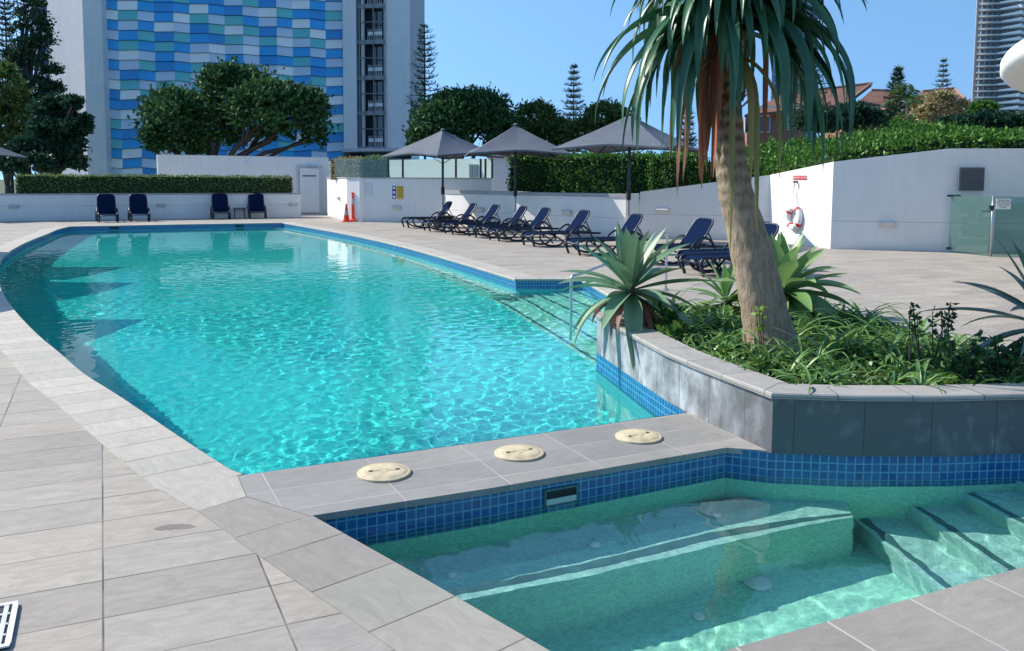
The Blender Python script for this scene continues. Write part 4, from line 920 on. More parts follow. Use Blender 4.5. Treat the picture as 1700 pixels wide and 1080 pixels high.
def hedge(front, depth, z0, z1, dens, size, mat, label, core='core_green', name='hedge', cat='hedge', jitter=.06, back_rise=None, parent=None, group=None):
    """front: list of (x,y) left to right; z1/z0 numbers or lists"""
    n = len(front); A = [Vector(p[:2]) for p in front]; m1 = offset(A, depth, False); m2 = offset(A, -depth, False); B = m1 if m1[n // 2].y > m2[n // 2].y else m2
    Z0 = z0 if isinstance(z0, list) else [z0] * n; Z1 = z1 if isinstance(z1, list) else [z1] * n; ZB = back_rise if back_rise else Z1
    org = Vector((A[0].x, A[0].y, Z0[0])); t = empty(name, org, 0, label, cat, group); quads = []; f3 = lambda p, z: (p.x - org.x, p.y - org.y, z - org.z)
    for i in range(n - 1):
        quads.append((f3(A[i], Z0[i]), f3(A[i + 1], Z0[i + 1]), f3(A[i + 1], Z1[i + 1]), f3(A[i], Z1[i])))
        quads.append((f3(A[i], Z1[i]), f3(A[i + 1], Z1[i + 1]), f3(B[i + 1], ZB[i + 1]), f3(B[i], ZB[i])))
        quads.append((f3(B[i + 1], Z0[i + 1]), f3(B[i], Z0[i]), f3(B[i], ZB[i]), f3(B[i + 1], ZB[i + 1])))
    quads.append((f3(B[0], Z0[0]), f3(A[0], Z0[0]), f3(A[0], Z1[0]), f3(B[0], ZB[0]))); quads.append((f3(A[-1], Z0[-1]), f3(B[-1], Z0[-1]), f3(B[-1], ZB[-1]), f3(A[-1], Z1[-1])))
    V, Fc = surf_leaves(quads, dens, size, jitter); mesh_np('foliage', V, Fc, M[mat], t)
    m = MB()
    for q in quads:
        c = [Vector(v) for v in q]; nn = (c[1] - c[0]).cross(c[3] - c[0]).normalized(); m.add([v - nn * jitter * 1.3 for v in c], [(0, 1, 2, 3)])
    m.build('dark_infill', M[core], t); return t  # dark solid faces added just under the leaves to make the hedge opaque
# ------------------------------------------------------------------ apartment tower with folded blue panels
BY = 62.0
tw = empty('apartment_tower', (at(380, 300, 64).x, 66, -3.2), 0, 'apartment tower clad in blue, green and white folded panels', 'building'); to = Vector(tw.location)
def tbox(name, px0, px1, Y0, Y1, z0, z1, mat, dpt=8.0):
    a, b = at(px0, 300, Y0), at(px1, 300, Y1); m = MB(); m.prism([(a.x - to.x, a.y - to.y), (b.x - to.x, b.y - to.y), (b.x - to.x + .3, b.y - to.y + dpt), (a.x - to.x - .3, a.y - to.y + dpt)], z0 - to.z, z1 - to.z)
    return m.build(name, mat, tw)
ZT = 34
pm = [simple('panel_' + n_, c, .45, var=.06, scale=.8) for n_, c in (('blue', (.035, .38, .80)), ('deep_blue', (.035, .30, .68)), ('sea_green', (.15, .55, .56)), ('pale_blue', (.60, .69, .82)), ('white', (.92, .90, .88)))]
m = MB(); A0 = at(178, 300, 62.0); A1 = at(571.5, 300, 66.0); nc_ = 14; rh = .70
rnd = random.Random(5); last_col = {}
for c in range(nc_):
    p, q = A0.lerp(A1, c / nc_), A0.lerp(A1, (c + 1) / nc_); kz = .22 * (1 if c % 2 == 0 else -1)
    z = 1.6 + (297 - 292) / 22.9 - 5.0; prev = -1
    while z < ZT:
        ch = rnd.choices([0, 1, 2, 3, 4], [25, 12, 19, 29, 13])[0]
        row_ = int(round((z + 10) / rh))
        for _ in range(6):
            if ch != prev and ch != last_col.get(row_): break
            ch = rnd.choices([0, 1, 2, 3, 4], [27, 10, 19, 26, 15])[0]
        prev = ch; last_col[row_] = ch; y0 = -.12 if c % 2 else .12; d0, d1 = (0, .28) if c % 2 == 0 else (.28, 0)
        zz0, zz1 = z + .03, z + rh; tilt = .10
        sh0, sh1 = (0, .06) if c % 2 == 0 else (.06, 0)
        V = [(p.x, p.y - d0 - tilt, zz0 - sh0 * 2), (q.x, q.y - d1 - tilt, zz0 - sh1 * 2), (q.x, q.y - d1, zz1 - sh1 * 2), (p.x, p.y - d0, zz1 - sh0 * 2), (q.x, q.y - d1 + .2, zz0 - sh1 * 2), (p.x, p.y - d0 + .2, zz0 - sh0 * 2)]
        m.add([(a - to.x, b - to.y, c_ - to.z) for a, b, c_ in V], [(0, 1, 2, 3), (5, 4, 1, 0)], ch); z += rh
m.build('panel_facade', pm, tw)
tbox('main_block', 176, 573, 62.4, 66.4, -3.2, ZT, M['tower_grey'], 12)
tbox('white_fin', 147, 178, 61.0, 61.3, -3.2, ZT, M['tower_white'], 3)
tbox('side_wall', 89, 147.5, 66, 63, -3.2, ZT, M['tower_grey'], 8)
tbox('edge_pier', 64, 70, 66.6, 66.6, -3.2, ZT, M['tower_white'], 3)
gl = tbox('window_column', 70, 89, 67, 67, -3.2, ZT, M['blueglass'], 3)
m = MB(); a, b = at(70, 300, 67), at(89, 300, 67); z = .6
while z < ZT: m.box(((a.x + b.x) / 2 - to.x, 66.9 - to.y, z - to.z), (b.x - a.x, .25, .45)); m.box(((a.x + b.x) / 2 - to.x, 66.93 - to.y, z + 1.6 - to.z), (b.x - a.x, .1, .08)); z += 3.0
m.build('window_spandrel', M['tower_white'], gl)
ZS = at(620, 246, 64.5).z
tbox('end_wall', 571.5, 593.5, 65.6, 64.6, ZS, ZT, M['tower_white'], 6)
tbox('end_wall', 639, 681, 64.6, 63.0, ZS, ZT, M['tower_white'], 6)
tbox('corner_pier', 681, 687.5, 63.3, 63.6, ZS, ZT, M['tower_grey'], 5)
m = MB(); a, b, c = at(566, 300, 65.7), at(600, 300, 63.9), at(684, 300, 62.6); m.prism([(a.x - to.x, a.y - to.y + .3), (b.x - to.x, b.y - to.y), (c.x - to.x, c.y - to.y), (c.x - to.x, c.y - to.y + 7), (a.x - to.x, a.y - to.y + 6)], ZS - .25 - to.z, ZS - .005 - to.z); m.build('soffit_slab', M['tower_grey'], tw)
tbox('recessed_lobby', 572, 683, 68.5, 67.5, -3.2, ZS - .26, M['blueglass'], 3)
stg = tbox('stair_glazing', 593.5, 639, 65.9, 64.9, ZS, ZT, M['darkglass'], 2)
a, b = at(593.5, 300, 64.75), at(639, 300, 64.4); wd = (b - a); mbm = MB(); mra = MB(); z = ZS; landm = simple('landing_grey', (.28, .29, .31), .7)
cx_ = (a + b) / 2 - to; rzz = atan2(wd.y, wd.x)
for f_ in (0, .12, .30, .62, 1.0): p = a.lerp(b, f_) - to; mbm.box((p.x, p.y - .02, (ZS + ZT) / 2 - to.z), (.07, .10, ZT - ZS))
while z < ZT:
    msl = MB(); msl.box((cx_.x, cx_.y + .25, z - to.z), (wd.length, .5, .30), rz=rzz); msl.build('landing', landm, stg); mbm.box((cx_.x, cx_.y, z + 1.45 - to.z), (wd.length, .06, .06), rz=rzz)
    p = a.lerp(b, .68) - to; mra.box((p.x, p.y + .1, z + .62 - to.z), (wd.length * .5, .06, .25), rz=rzz)
    for k in range(9): pp = a.lerp(b, .42 + .06 * k) - to; mra.box((pp.x, pp.y + .08, z + .5 - to.z), (.025, .03, .9))
    pp = a.lerp(b, .22) - to; mra.box((pp.x, pp.y + .2, z + 1.4 - to.z), (.22, .15, 2.6)); z += 2.62
mbm.build('mullions', simple('mullion_grey', (.20, .21, .23), .5), stg); mra.build('stair_rails', M['tower_white'], stg)
# ------------------------------------------------------------------ far towers
YT = 400; t2 = empty('balcony_tower', (at(1671, 300, YT).x, YT + 10, -3.2), 0, 'tall white tower with stacked folded balconies at the upper right', 'building'); o2 = t2.location
xa, xb, xc, xd, xe = [at(p, 300, YT).x - o2.x for p in (1613, 1650, 1672, 1688, 1712)]
m = MB(); m.prism([(xa + 1.5, -4), (xb, -3), (xc, -6), (xd, -3), (xe, -4), (xe + 12, 22), (xa + 17, 22)], 0, 118); m.build('glazed_core', simple('shaded_glazing', (.24, .27, .32), .35), t2)
ms = MB(); mp = MB(); mv = MB(); z = 2.0; k = 0; fl_h = 2.85
while z < 118:
    w = sin(k * .55) * .9; bulge = 2.4 * (.5 + .5 * sin(k * .42 + 1)); poly = [(xa, -9), (xb + w, -8), (xc + w, -12.5 - bulge), (xd, -9.5), (xe, -11), (xe + 12, 20), (xa + 16, 20)]
    ms.prism(poly, z, z + .34)
    Pq = [(xb + w, -8), (xc + w, -12.5 - bulge), (xd, -9.5), (xe, -11)]; V = []
    for i, (x, y) in enumerate(Pq): hgt = (.3, 1.25, 1.1, 1.15)[i]; V += [(x, y - .02, z + .341), (x, y - .02, z + .34 + hgt), (x, y + .3, z + .34 + hgt)]
    mp.add(V, [q_ for i in range(3) for q_ in ((3 * i, 3 * i + 3, 3 * i + 4, 3 * i + 1), (3 * i + 1, 3 * i + 4, 3 * i + 5, 3 * i + 2))])
    z += fl_h; k += 1
ms.build('floor_slabs', simple('slab_white', (.90, .89, .88), .6), t2); mp.build('balcony_parapets', simple('parapet_white', (.90, .89, .88), .6), t2)
for f_ in range(9): x = xa + 1 + (xb - xa) * f_ / 4.2; mv.box((x, -5.0, 59), (.35, .5, 118))
mv.build('facade_fins', simple('fin_grey', (.33, .34, .38), .6), t2)
YT = 330; t3 = empty('glass_tower', (at(1318, 300, YT).x, YT + 10, -3.2), 0, 'dark blue glass tower seen behind the drooping leaves', 'building'); o3 = t3.location
xa, xb, xc = [at(p, 300, YT).x - o3.x for p in (1282, 1330, 1351)]
m = MB(); m.prism([(xa, -7), (xb, -12), (xc, -8), (xc, 14), (xa + 7, 14)], 0, 125); m.build('glass_wall', simple('tower_blue', (.03, .10, .26), .15), t3)
ms = MB(); mq = MB(); z = 2
while z < 125:
    ms.prism([(xa - .3, -7.5), (xb, -12.7), (xc + .4, -8.3), (xc + .4, 14), (xa + 7, 14)], z, z + .75); z += 3.1
for i in range(7): x = xa + (xb - xa) * i / 6; y = -7 - 5 * i / 6; mq.box((x, y - .1, 62), (.6 if i % 3 else 1.3, .5, 125))
ms.build('floor_bands', simple('band_blue', (.16, .24, .38), .5), t3); mq.build('vertical_fins', simple('fin_blue', (.22, .30, .45), .5), t3)
# ------------------------------------------------------------------ brick houses on the right
tile_roof = simple('terracotta_roof', (.19, .085, .06), .85, var=.25, scale=.8, bump=.7, bscale=7)
brick = simple('red_brick', (.33, .13, .085), .85, var=.25, scale=2, bump=.3)
def brick_mat():
    m, n, N, L, b = nt('brickwork'); tc = N.new('ShaderNodeTexCoord'); mp = N.new('ShaderNodeMapping'); mp.inputs['Rotation'].default_value = (pi / 2, 0, 0); L.new(tc.outputs['Object'], mp.inputs[0])
    bt = N.new('ShaderNodeTexBrick'); bt.inputs['Color1'].default_value = (.34, .13, .085, 1); bt.inputs['Color2'].default_value = (.26, .10, .07, 1); bt.inputs['Mortar'].default_value = (.4, .34, .3, 1); bt.inputs['Scale'].default_value = 1.4; bt.inputs['Mortar Size'].default_value = .012
    L.new(mp.outputs[0], bt.inputs[0]); L.new(bt.outputs['Color'], b.inputs['Base Color']); b.inputs['Roughness'].default_value = .9; return m
brick = brick_mat()
def house(name, pts, Y, label, wx0, wx1, wy, windows=()):
    """pts: ridge left, ridge right, eave right, eave left (pixels) at depths Y (eave) and Y+6 (ridge)"""
    rl, rr = at(*pts[0], Y + 6), at(*pts[1], Y + 6); er, el = at(*pts[2], Y), at(*pts[3], Y); t = empty(name, (el.x, Y, -3.2), 0, label, 'house'); o_ = t.location
    g = lambda v: Vector(v) - o_; bl = Vector((rl.x, Y + 12, el.z)); br = Vector((rr.x + (er.x - rr.x), Y + 12, er.z))
    m = MB(); V = [g(v) for v in (rl, rr, er, el, br, bl)]; dn = Vector((0, 0, -.25)); m.add(V + [v + dn for v in V], [(3, 2, 1, 0), (0, 1, 4, 5), (6, 7, 8, 9), (11, 10, 7, 6), (2, 3, 9, 8), (1, 2, 8, 7), (3, 0, 6, 9), (1, 7, 10, 4), (0, 5, 11, 6), (4, 10, 11, 5)])
    r = m.build('roof', tile_roof, t); m = MB(); m.tube([g(rl) + Vector((0, 0, .06)), g(rr) + Vector((0, 0, .06))], .14, 8); m.tube([g(rr) + Vector((0, 0, .05)), g(er) + Vector((0, 0, .05))], .12, 6); m.build('ridge_capping', simple('ridge_tiles', (.32, .20, .15), .8), r)
    a, b = at(wx0, 300, Y + .6), at(wx1, 300, Y + .6); zw = min(el.z, er.z) - .26; m = MB(); m.prism([(a.x - o_.x, .6), (b.x - o_.x, .6), (b.x - o_.x, 11), (a.x - o_.x, 11)], 0, zw + 3.2); w = m.build('brick_wall', brick, t)
    # gable infill under the ridge
    m = MB(); m.add([V[1] + Vector((-.25, 0, -.26)), V[2] + Vector((-.25, .7, -.26)), V[4] + Vector((-.25, -.7, -.26))], [(0, 1, 2)]); m.build('gable_wall', brick, t)
    m = MB(); m.box(((a.x + b.x) / 2 - o_.x, .0, g(el).z - .32 if el.z > er.z else g(er).z - .32), ((b.x - a.x), .12, .16)); m.build('gutter', M['tower_white'], r)
    for (px, py, ww, hh) in windows:
        p = at(px, py, Y + .55); wf = MB(); wf.box((p.x - o_.x, .53, p.z + 3.2), (ww, .12, hh)); wo = wf.build('window', M['tower_white'], t); wf = MB(); wf.box((p.x - o_.x, .45, p.z + 3.2), (ww - .18, .06, hh - .18)); wf.build('pane', M['darkglass'], wo)
    return t
house('brick_house', [(1296, 157), (1447, 139), (1404, 172), (1236, 190)], 78, 'brick house with a long brown tiled roof right of the trunk', 1238, 1335, 0, [(1247, 207, 1.2, 1.5), (1269, 206, 1.0, 1.5), (1316, 202, .9, 1.5)])
house('brick_house', [(1446, 150), (1478, 151), (1500, 176), (1420, 172)], 84, 'low brown roofed brick wing behind the dark bushes', 1422, 1490, 0, [(1450, 186, 1.2, 1.0)])
house('brick_house', [(1531, 152), (1585, 147), (1610, 172), (1520, 176)], 88, 'small brick house with a tiled gable roof behind the palm', 1522, 1604, 0, [(1545, 182, 1.2, 1.0)])
# white curved canopy of the near building, white house wall, balustrade
cc = empty('curved_balcony', (8.6, 11.2, 3.4), 0, 'big curved white balcony edge cutting in at the right edge of the picture', 'balcony')
ch = Vector((.515, .857)); nr_ = Vector((.857, -.515)); R_ = 12.0; cen = Vector((8.86, 14.15)) + nr_ * (R_ - .80); N_ = 60
cc.location = (8.6, 14.2, 3.3); a0_ = atan2(-nr_.y, -nr_.x); V = []; Fs = []; prof = [(-3.4, .02), (-.16, .0), (-.05, .05), (0, .12), (0, .24), (-.03, .30), (-3.4, .32)]; k = len(prof)
for i in range(N_ + 1):
    a = a0_ + (i / N_ - .5) * 1.3
    for d_, z in prof: V.append((cen.x + (R_ + d_) * cos(a) - 8.6, cen.y + (R_ + d_) * sin(a) - 14.2, z))
for i in range(N_):
    for q in range(k): Fs.append((i * k + q, i * k + (q + 1) % k, (i + 1) * k + (q + 1) % k, (i + 1) * k + q))
m = MB(); m.add(V, Fs); o = m.build('balcony_shell', wall_mat('balcony_render', (.8, .8, .78), None, .06), cc, auto=True)
bm = bmesh.new(); bm.from_mesh(o.data); bmesh.ops.recalc_face_normals(bm, faces=bm.faces); bm.to_mesh(o.data); bm.free()
wh = empty('white_house', (at(845, 300, 35).x, 35.5, 0), 0, 'plain pinkish white house wall between the balustrade and the hedge', 'house')
a, b = at(818, 300, 34.2), at(902, 300, 34.2); m = MB(); m.prism([(a.x - wh.location.x, -1.3), (b.x - wh.location.x, -1.3), (b.x - wh.location.x, 5), (a.x - wh.location.x, 5)], -3.2, at(840, 259, 34.2).z); m.build('wall', wall_mat('pinkish_render', (.72, .68, .68), None, .06), wh)
m = MB(); p = at(850, 258, 34.2); m.box((p.x - wh.location.x, .5, p.z + .04), (b.x - a.x + .1, 4, .14)); m.build('roof_edge', tile_roof, wh)
bw = empty('back_wall', (at(720, 300, 38).x, 38, 0), 0, 'pale wall with a louvred window behind the glass balustrade', 'wall')
a, b = at(545, 300, 44), at(822, 300, 36.6); m = MB(); m.prism([(a.x - bw.location.x, 6.0), (b.x - bw.location.x, -1.4), (b.x - bw.location.x, -1.1), (a.x - bw.location.x, 6.3)], -3.2, at(700, 263, 38).z); m.build('wall_face', wall_mat('pale_green_render', (.66, .72, .68), None, .06), bw)
m = MB(); p = at(790, 284, 37.25); m.box((p.x - bw.location.x, -.72, p.z), (.62, .06, .62)); wo = m.build('window', M['white'], bw)
for k_ in range(6): m = MB() if k_ == 0 else m; m.box((p.x - bw.location.x - .22 + k_ * .09, -.77, p.z), (.05, .04, .54))
m.build('louvre_blades', M['louvre'], wo)
gb = empty('glass_balustrade', (E2[0].x, E2[0].y, 1.7), 0, 'glass balustrade with dark posts along the top of the terrace wall', 'balustrade')
gp = [at(556, 300, 33.9).xy, at(598, 300, 33.3).xy, at(645, 300, 33.0).xy, at(669, 300, 32.9).xy, at(757, 300, 32.5).xy, at(798, 300, 32.3).xy, at(806, 300, 32.27).xy, at(817, 300, 32.2).xy]
zg = at(700, 263, 32.8).z
for i in range(len(gp) - 1): pane(gb, gp[i], gp[i + 1], 1.72, zg, M['glass'], 'glass_panel', .015)
for g_ in gp[2:]: m = MB(); m.box((g_.x - gb.location.x, g_.y - gb.location.y - .02, (1.7 + zg) / 2 - 1.7), (.075, .06, zg - 1.7)); m.build('post', M['pole_dark'], gb)
# ------------------------------------------------------------------ hedges
hl = [onleft(30, -.12), onleft(200, -.12), onleft(350, -.12), onleft(486, -.12)]
hedge(hl, .6, 1.03, 1.68, 420, .075, 'leaf_hedge_pale', 'long clipped hedge on top of the low garden wall at the left', jitter=.05)
hq = [at(549, 300, 36.0).xy, at(600, 300, 33.9).xy]; hedge(hq, .6, 1.6, at(575, 264, 34.5).z, 420, .075, 'leaf_dry', 'yellowing dry half of the clipped hedge behind the glass balustrade', core='core')
hq = [at(601, 300, 33.9).xy, at(636, 300, 33.75).xy]; hedge(hq, .6, 1.6, at(620, 263, 34.4).z, 420, .075, 'leaf_hedge_pale', 'green half of the clipped hedge behind the glass balustrade')
Yh = 28.6; hq = [at(846, 300, 29.3).xy, at(905, 300, 29.0).xy, at(1000, 300, 27.6).xy, at(1082, 300, 27.0).xy]; zz = at(950, 259, 28.5).z
hedge(hq, 2.2, 1.0, [zz, zz, zz - .03, zz - .05], 330, .10, 'leaf_hedge', 'tall clipped green hedge behind the lounger wall', jitter=.09)
hq = [at(1078, 300, 25.6).xy, at(1110, 300, 25.1).xy, at(1172, 300, 25.2).xy]
hedge(hq, 2.0, 1.1, [at(1085, 262, 25.4).z, at(1120, 259, 25.1).z, at(1172, 258, 25.2).z], 380, .10, 'leaf_hedge', 'rounded hedge block left of the trunk behind the folded wall', jitter=.12)
hf = [(R0 + Vector((.3, 1.1))), R1 + Vector((.1, .75)), R2 + Vector((.25, .6)), R3 + Vector((.1, .6)), R4 + Vector((.8, .6)), R4 + Vector((4, .4))]
hf[0] = at(1150, 300, 25.3).xy; 
zf = [at(p_, y_, q.y).z for p_, y_, q in zip((1150, 1281, 1392, 1585, 1700, 1860), (293, 283, 262, 240, 239, 240), hf)]
off_d = 6.0; zb_ = [at(p_, y_, q.y + off_d).z for p_, y_, q in zip((1170, 1285, 1400, 1580, 1700, 1800), (243, 225, 212, 211, 228, 230), hf)]
hedge(hf, off_d, .8, [z + .12 for z in zf], 270, .12, 'leaf_hedge', 'broad green hedge sloping up behind the folded ramp wall', jitter=.14, back_rise=zb_)
# ------------------------------------------------------------------ trees
broad_tree(350, -3.2, 47, [(288, 205, 48, 54, 0), (262, 235, 24, 24, 0), (300, 240, 44, 22, 0), (395, 165, 60, 50, 1), (450, 185, 62, 45, -1), (500, 195, 40, 48, 0), (345, 210, 50, 45, 1), (370, 140, 35, 30, 0), (520, 232, 18, 14, 0), (455, 222, 30, 16, 1)], 26000, .30, 'leaf_fig', 'large dark fig tree with a wide crown before the blue panels', trunk_r=.35, per=30)
broad_tree(760, -3.2, 52, [(770, 190, 52, 40, 0), (735, 210, 45, 40, -1), (795, 200, 45, 45, 1), (705, 232, 26, 24, -2), (830, 215, 24, 32, 0)], 17000, .28, 'leaf_fig', 'big dark rounded tree behind the farthest umbrella', trunk_r=.3)
broad_tree(893, -3.2, 60, [(890, 205, 34, 32, 0), (918, 222, 30, 26, 1), (865, 222, 24, 24, 0), (940, 230, 24, 20, 0)], 9000, .27, 'leaf_mid', 'olive green tree left of the tall pine on the skyline', trunk_r=.2)
broad_tree(1003, -3.2, 60, [(1005, 205, 36, 32, 0), (975, 222, 22, 24, 0), (1032, 215, 22, 28, 0)], 8000, .27, 'leaf_mid', 'olive green tree right of the tall pine, above the nearest umbrella', trunk_r=.2)
broad_tree(12, -3.2, 46, [(8, 150, 30, 40, 0), (18, 195, 28, 40, 0), (-15, 210, 34, 50, 1), (25, 240, 20, 30, 0)], 8000, .26, 'leaf_mid', 'bushy green tree at the left edge beneath the pines', trunk_r=.2)
broad_tree(45, -3.2, 50, [(50, 95, 27, 30, 0), (55, 25, 22, 28, 0), (40, 60, 20, 22, 0), (66, 62, 18, 24, 0), (90, 135, 16, 24, 0), (30, 100, 24, 18, 0), (62, 150, 34, 20, 0), (80, 170, 22, 26, 0), (40, 5, 16, 16, 0)], 7500, .22, 'leaf_pine', 'tall dark clumpy pine with a straight trunk left of the tower', name='pine_tree', trunk_r=.3, per=40, spread=.42)
broad_tree(88, -3.2, 41, [(100, 265, 32, 26, 0), (80, 230, 24, 30, 0), (112, 230, 20, 24, 0), (95, 190, 26, 24, 1), (120, 175, 10, 12, 0), (138, 205, 9, 12, 0)], 9000, .32, 'leaf_navy', 'dark spiky leaved tree against the grey tower wall', name='pandanus_tree', trunk_r=.16, per=34, spread=.4)
broad_tree(60, -3.2, 39, [(15, 278, 26, 16, 0), (60, 275, 24, 16, 0), (40, 250, 20, 16, 1)], 4000, .22, 'leaf_navy', 'low dark shrub behind the left end of the clipped hedge', name='shrub', trunk_r=.1)
norfolk(6, -30, 190, 55, 26, 'thin norfolk pine at the extreme left edge of the sky', tiers=26, mat='leaf_pine', tuft=.45)
norfolk(705, 44, 215, 56, 30, 'slender open norfolk pine beside the right side of the tower', tiers=19, sparse=.55, tuft=.5, shape=.40, mat='leaf_pine')
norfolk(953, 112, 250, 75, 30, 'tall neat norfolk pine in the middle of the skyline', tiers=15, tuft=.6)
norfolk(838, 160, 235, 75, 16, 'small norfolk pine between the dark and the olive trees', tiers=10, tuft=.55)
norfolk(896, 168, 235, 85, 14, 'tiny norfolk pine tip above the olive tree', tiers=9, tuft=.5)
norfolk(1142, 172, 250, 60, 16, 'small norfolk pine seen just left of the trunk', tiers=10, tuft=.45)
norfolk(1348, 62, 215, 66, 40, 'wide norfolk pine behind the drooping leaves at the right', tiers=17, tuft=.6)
norfolk(1491, 117, 205, 80, 22, 'dark norfolk pine behind the palm above the brick houses', tiers=12, tuft=.8, mat='leaf_pine')
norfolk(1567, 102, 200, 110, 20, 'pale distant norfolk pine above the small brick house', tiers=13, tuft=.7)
GB = 'dark bushes behind the broad hedge'
broad_tree(1365, .5, 34, [(1352, 203, 28, 20, 0), (1385, 206, 26, 18, 0)], 5000, .18, 'leaf_navy', 'dark bush left of the pair in front of the long brown roof', name='bush', trunk_r=.08, group=GB)
broad_tree(1435, .5, 34, [(1415, 198, 30, 22, 0), (1445, 202, 26, 16, 0)], 5000, .18, 'leaf_navy', 'dark bush below the right end of the long brown roof', name='bush', trunk_r=.08, group=GB)
broad_tree(1590, .5, 30, [(1590, 212, 34, 16, 0), (1625, 208, 30, 17, 0)], 5000, .17, 'leaf_navy', 'dark bush below the small brick house', name='bush', trunk_r=.08, group=GB)
broad_tree(1675, .5, 30, [(1665, 211, 34, 20, 0), (1705, 212, 34, 20, 0), (1740, 210, 30, 20, 0)], 6000, .17, 'leaf_navy', 'dark bush beneath the white balcony tower at the right edge', name='bush', trunk_r=.08, group=GB)
broad_tree(1640, .5, 31, [(1632, 183, 20, 12, 0)], 1500, .15, 'leaf_hedge', 'bright green shrub top poking over the dark bushes', name='shrub', trunk_r=.05)
broad_tree(1560, .5, 36, [(1560, 180, 26, 26, 0), (1590, 185, 18, 18, 0), (1535, 195, 16, 16, 0)], 3200, .17, 'leaf_dry', 'half bare brownish shrub in front of the small brick house', name='shrub', trunk_r=.1, bark='bark')
# feather palm
def feather_palm(px, py, Y, label, n=16, L=2.0):
    c = at(px, py, Y); t = empty('palm_tree', (c.x, Y, -3.2), 0, label, 'tree'); h = c.z + 3.2; mb = MB(); mb.tube([(0, 0, 0), (.05, 0, h * .5), (0, 0, h)], [.2, .15, .12], 8); mb.build('trunk', M['bark'], t, smooth=True)
    P, D, U, Ls = [], [], [], []
    for i in range(n):
        a = i * 2.4; el = RNG.uniform(.1, 1.2); m_ = 22
        for j in range(2, m_):
            g = j / m_; r = L * g * cos(el) ; z = L * (sin(el) * g - .75 * g * g * (1.2 - el * .5)); q = np.array([cos(a) * r, sin(a) * r, h + z])
            for s_ in (-1, 1): P.append(q); D.append([-sin(a) * s_ + cos(a) * .5, cos(a) * s_ + sin(a) * .5, -.5]); Ls.append(L * .32 * (1 - abs(g - .5)) )
    P = np.array(P); V, Fc = leaf_mesh(P, np.array(D), rdir(len(P)), np.array(Ls), np.array(Ls) * .12); mesh_np('fronds', V, Fc, M['leaf_mid'], t)
feather_palm(1507, 163, 58, 'feather palm with arching fronds between the brick houses', 18, 2.1)
feather_palm(1506, 196, 40, 'small reddish grass-like palm low behind the broad hedge', 12, .9)

# ------------------------------------------------------------------ strap and rosette leaves
def strap(mb, p0, az, el0, L, W, bend, prof='strap', ch=.22, n=14, twist=0.0, kink=0.0, mi=0, bend2=0.0, bexp=1.1):
    """one long leaf: starts at p0, heading az/el0, curving down by 'bend' radians over its length"""
    p = Vector(p0); ds = L / n; V = []; side = Vector((-sin(az), cos(az), 0))
    for i in range(n + 1):
        g = i / n; e = el0 - bend * g ** bexp - bend2 * g * g
        if e < -1.52: e = -1.52
        d = Vector((cos(az) * cos(e), sin(az) * cos(e), sin(e))); up = Vector((-cos(az) * sin(e), -sin(az) * sin(e), cos(e)))
        if prof == 'strap': w = W * (.75 + .25 * min(1, g * 5)) * (1 - g ** 2.2) ** .8
        else: w = W * (.42 + .58 * sin(min(1, g / .42) * pi / 2)) * (1 - max(0, (g - .42) / .58) ** 1.7)      # broad, pointed
        w = max(w, .002); tw = twist * g; sd = side * cos(tw) + up * sin(tw); uu = up * cos(tw) - side * sin(tw)
        lift = uu * w * ch
        V += [p - sd * w * .5 + lift, p - uu * w * .03, p + sd * w * .5 + lift]
        az2 = az + kink * g; side = Vector((-sin(az2), cos(az2), 0)); d = Vector((cos(az2) * cos(e), sin(az2) * cos(e), sin(e))); p = p + d * ds
    Fs = []
    for i in range(n): Fs += [(3 * i, 3 * i + 1, 3 * i + 4, 3 * i + 3), (3 * i + 1, 3 * i + 2, 3 * i + 5, 3 * i + 4)]
    mb.add(V, Fs, mi)
def streaky(name, cols, rough=.38, trans=.12, sc_=(3, 3, 3), edge=None):
    """fleshy leaf: colour drifts along and between leaves"""
    m, n, N, L, b = nt(name); g = N.new('ShaderNodeNewGeometry'); r = N.new('ShaderNodeValToRGB'); e = r.color_ramp.elements; e[0].color = rgb(cols[0]); e[1].color = rgb(cols[-1])
    for i, c_ in enumerate(cols[1:-1]): e.new((i + 1) / (len(cols) - 1)).color = rgb(c_)
    tc = N.new('ShaderNodeTexCoord'); nz = N.new('ShaderNodeTexNoise'); nz.inputs['Scale'].default_value = 4; nz.inputs['Detail'].default_value = 6; L.new(tc.outputs['Object'], nz.inputs['Vector'])
    k = math_(N, L, 'ADD', math_(N, L, 'MULTIPLY', g.outputs['Random Per Island'], .7), math_(N, L, 'MULTIPLY', math_(N, L, 'SUBTRACT', nz.outputs['Fac'], .3), .75)); L.new(k, r.inputs[0])
    n2 = N.new('ShaderNodeTexNoise'); n2.inputs['Scale'].default_value = 60; n2.inputs['Detail'].default_value = 3; L.new(tc.outputs['Object'], n2.inputs['Vector'])
    bp = N.new('ShaderNodeBump'); bp.inputs['Strength'].default_value = .1; bp.inputs['Distance'].default_value = .01; L.new(n2.outputs['Fac'], bp.inputs['Height']); L.new(bp.outputs[0], b.inputs['Normal'])
    L.new(r.outputs[0], b.inputs['Base Color']); b.inputs['Roughness'].default_value = rough
    t = N.new('ShaderNodeBsdfTranslucent'); L.new(r.outputs[0], t.inputs[0]); mx = N.new('ShaderNodeMixShader'); mx.inputs[0].default_value = trans
    L.new(b.outputs[0], mx.inputs[1]); L.new(t.outputs[0], mx.inputs[2]); L.new(mx.outputs[0], n.nodes['Material Output'].inputs[0]); return m
M['aloe'] = streaky('aloe_leaf', [(.02, .075, .045), (.03, .11, .055), (.055, .16, .07), (.03, .09, .05)])
M['aloe_dry'] = streaky('dry_aloe_leaf', [(.30, .16, .12), (.42, .15, .07), (.24, .10, .08), (.50, .30, .16), (.20, .09, .08)], .6, .3)
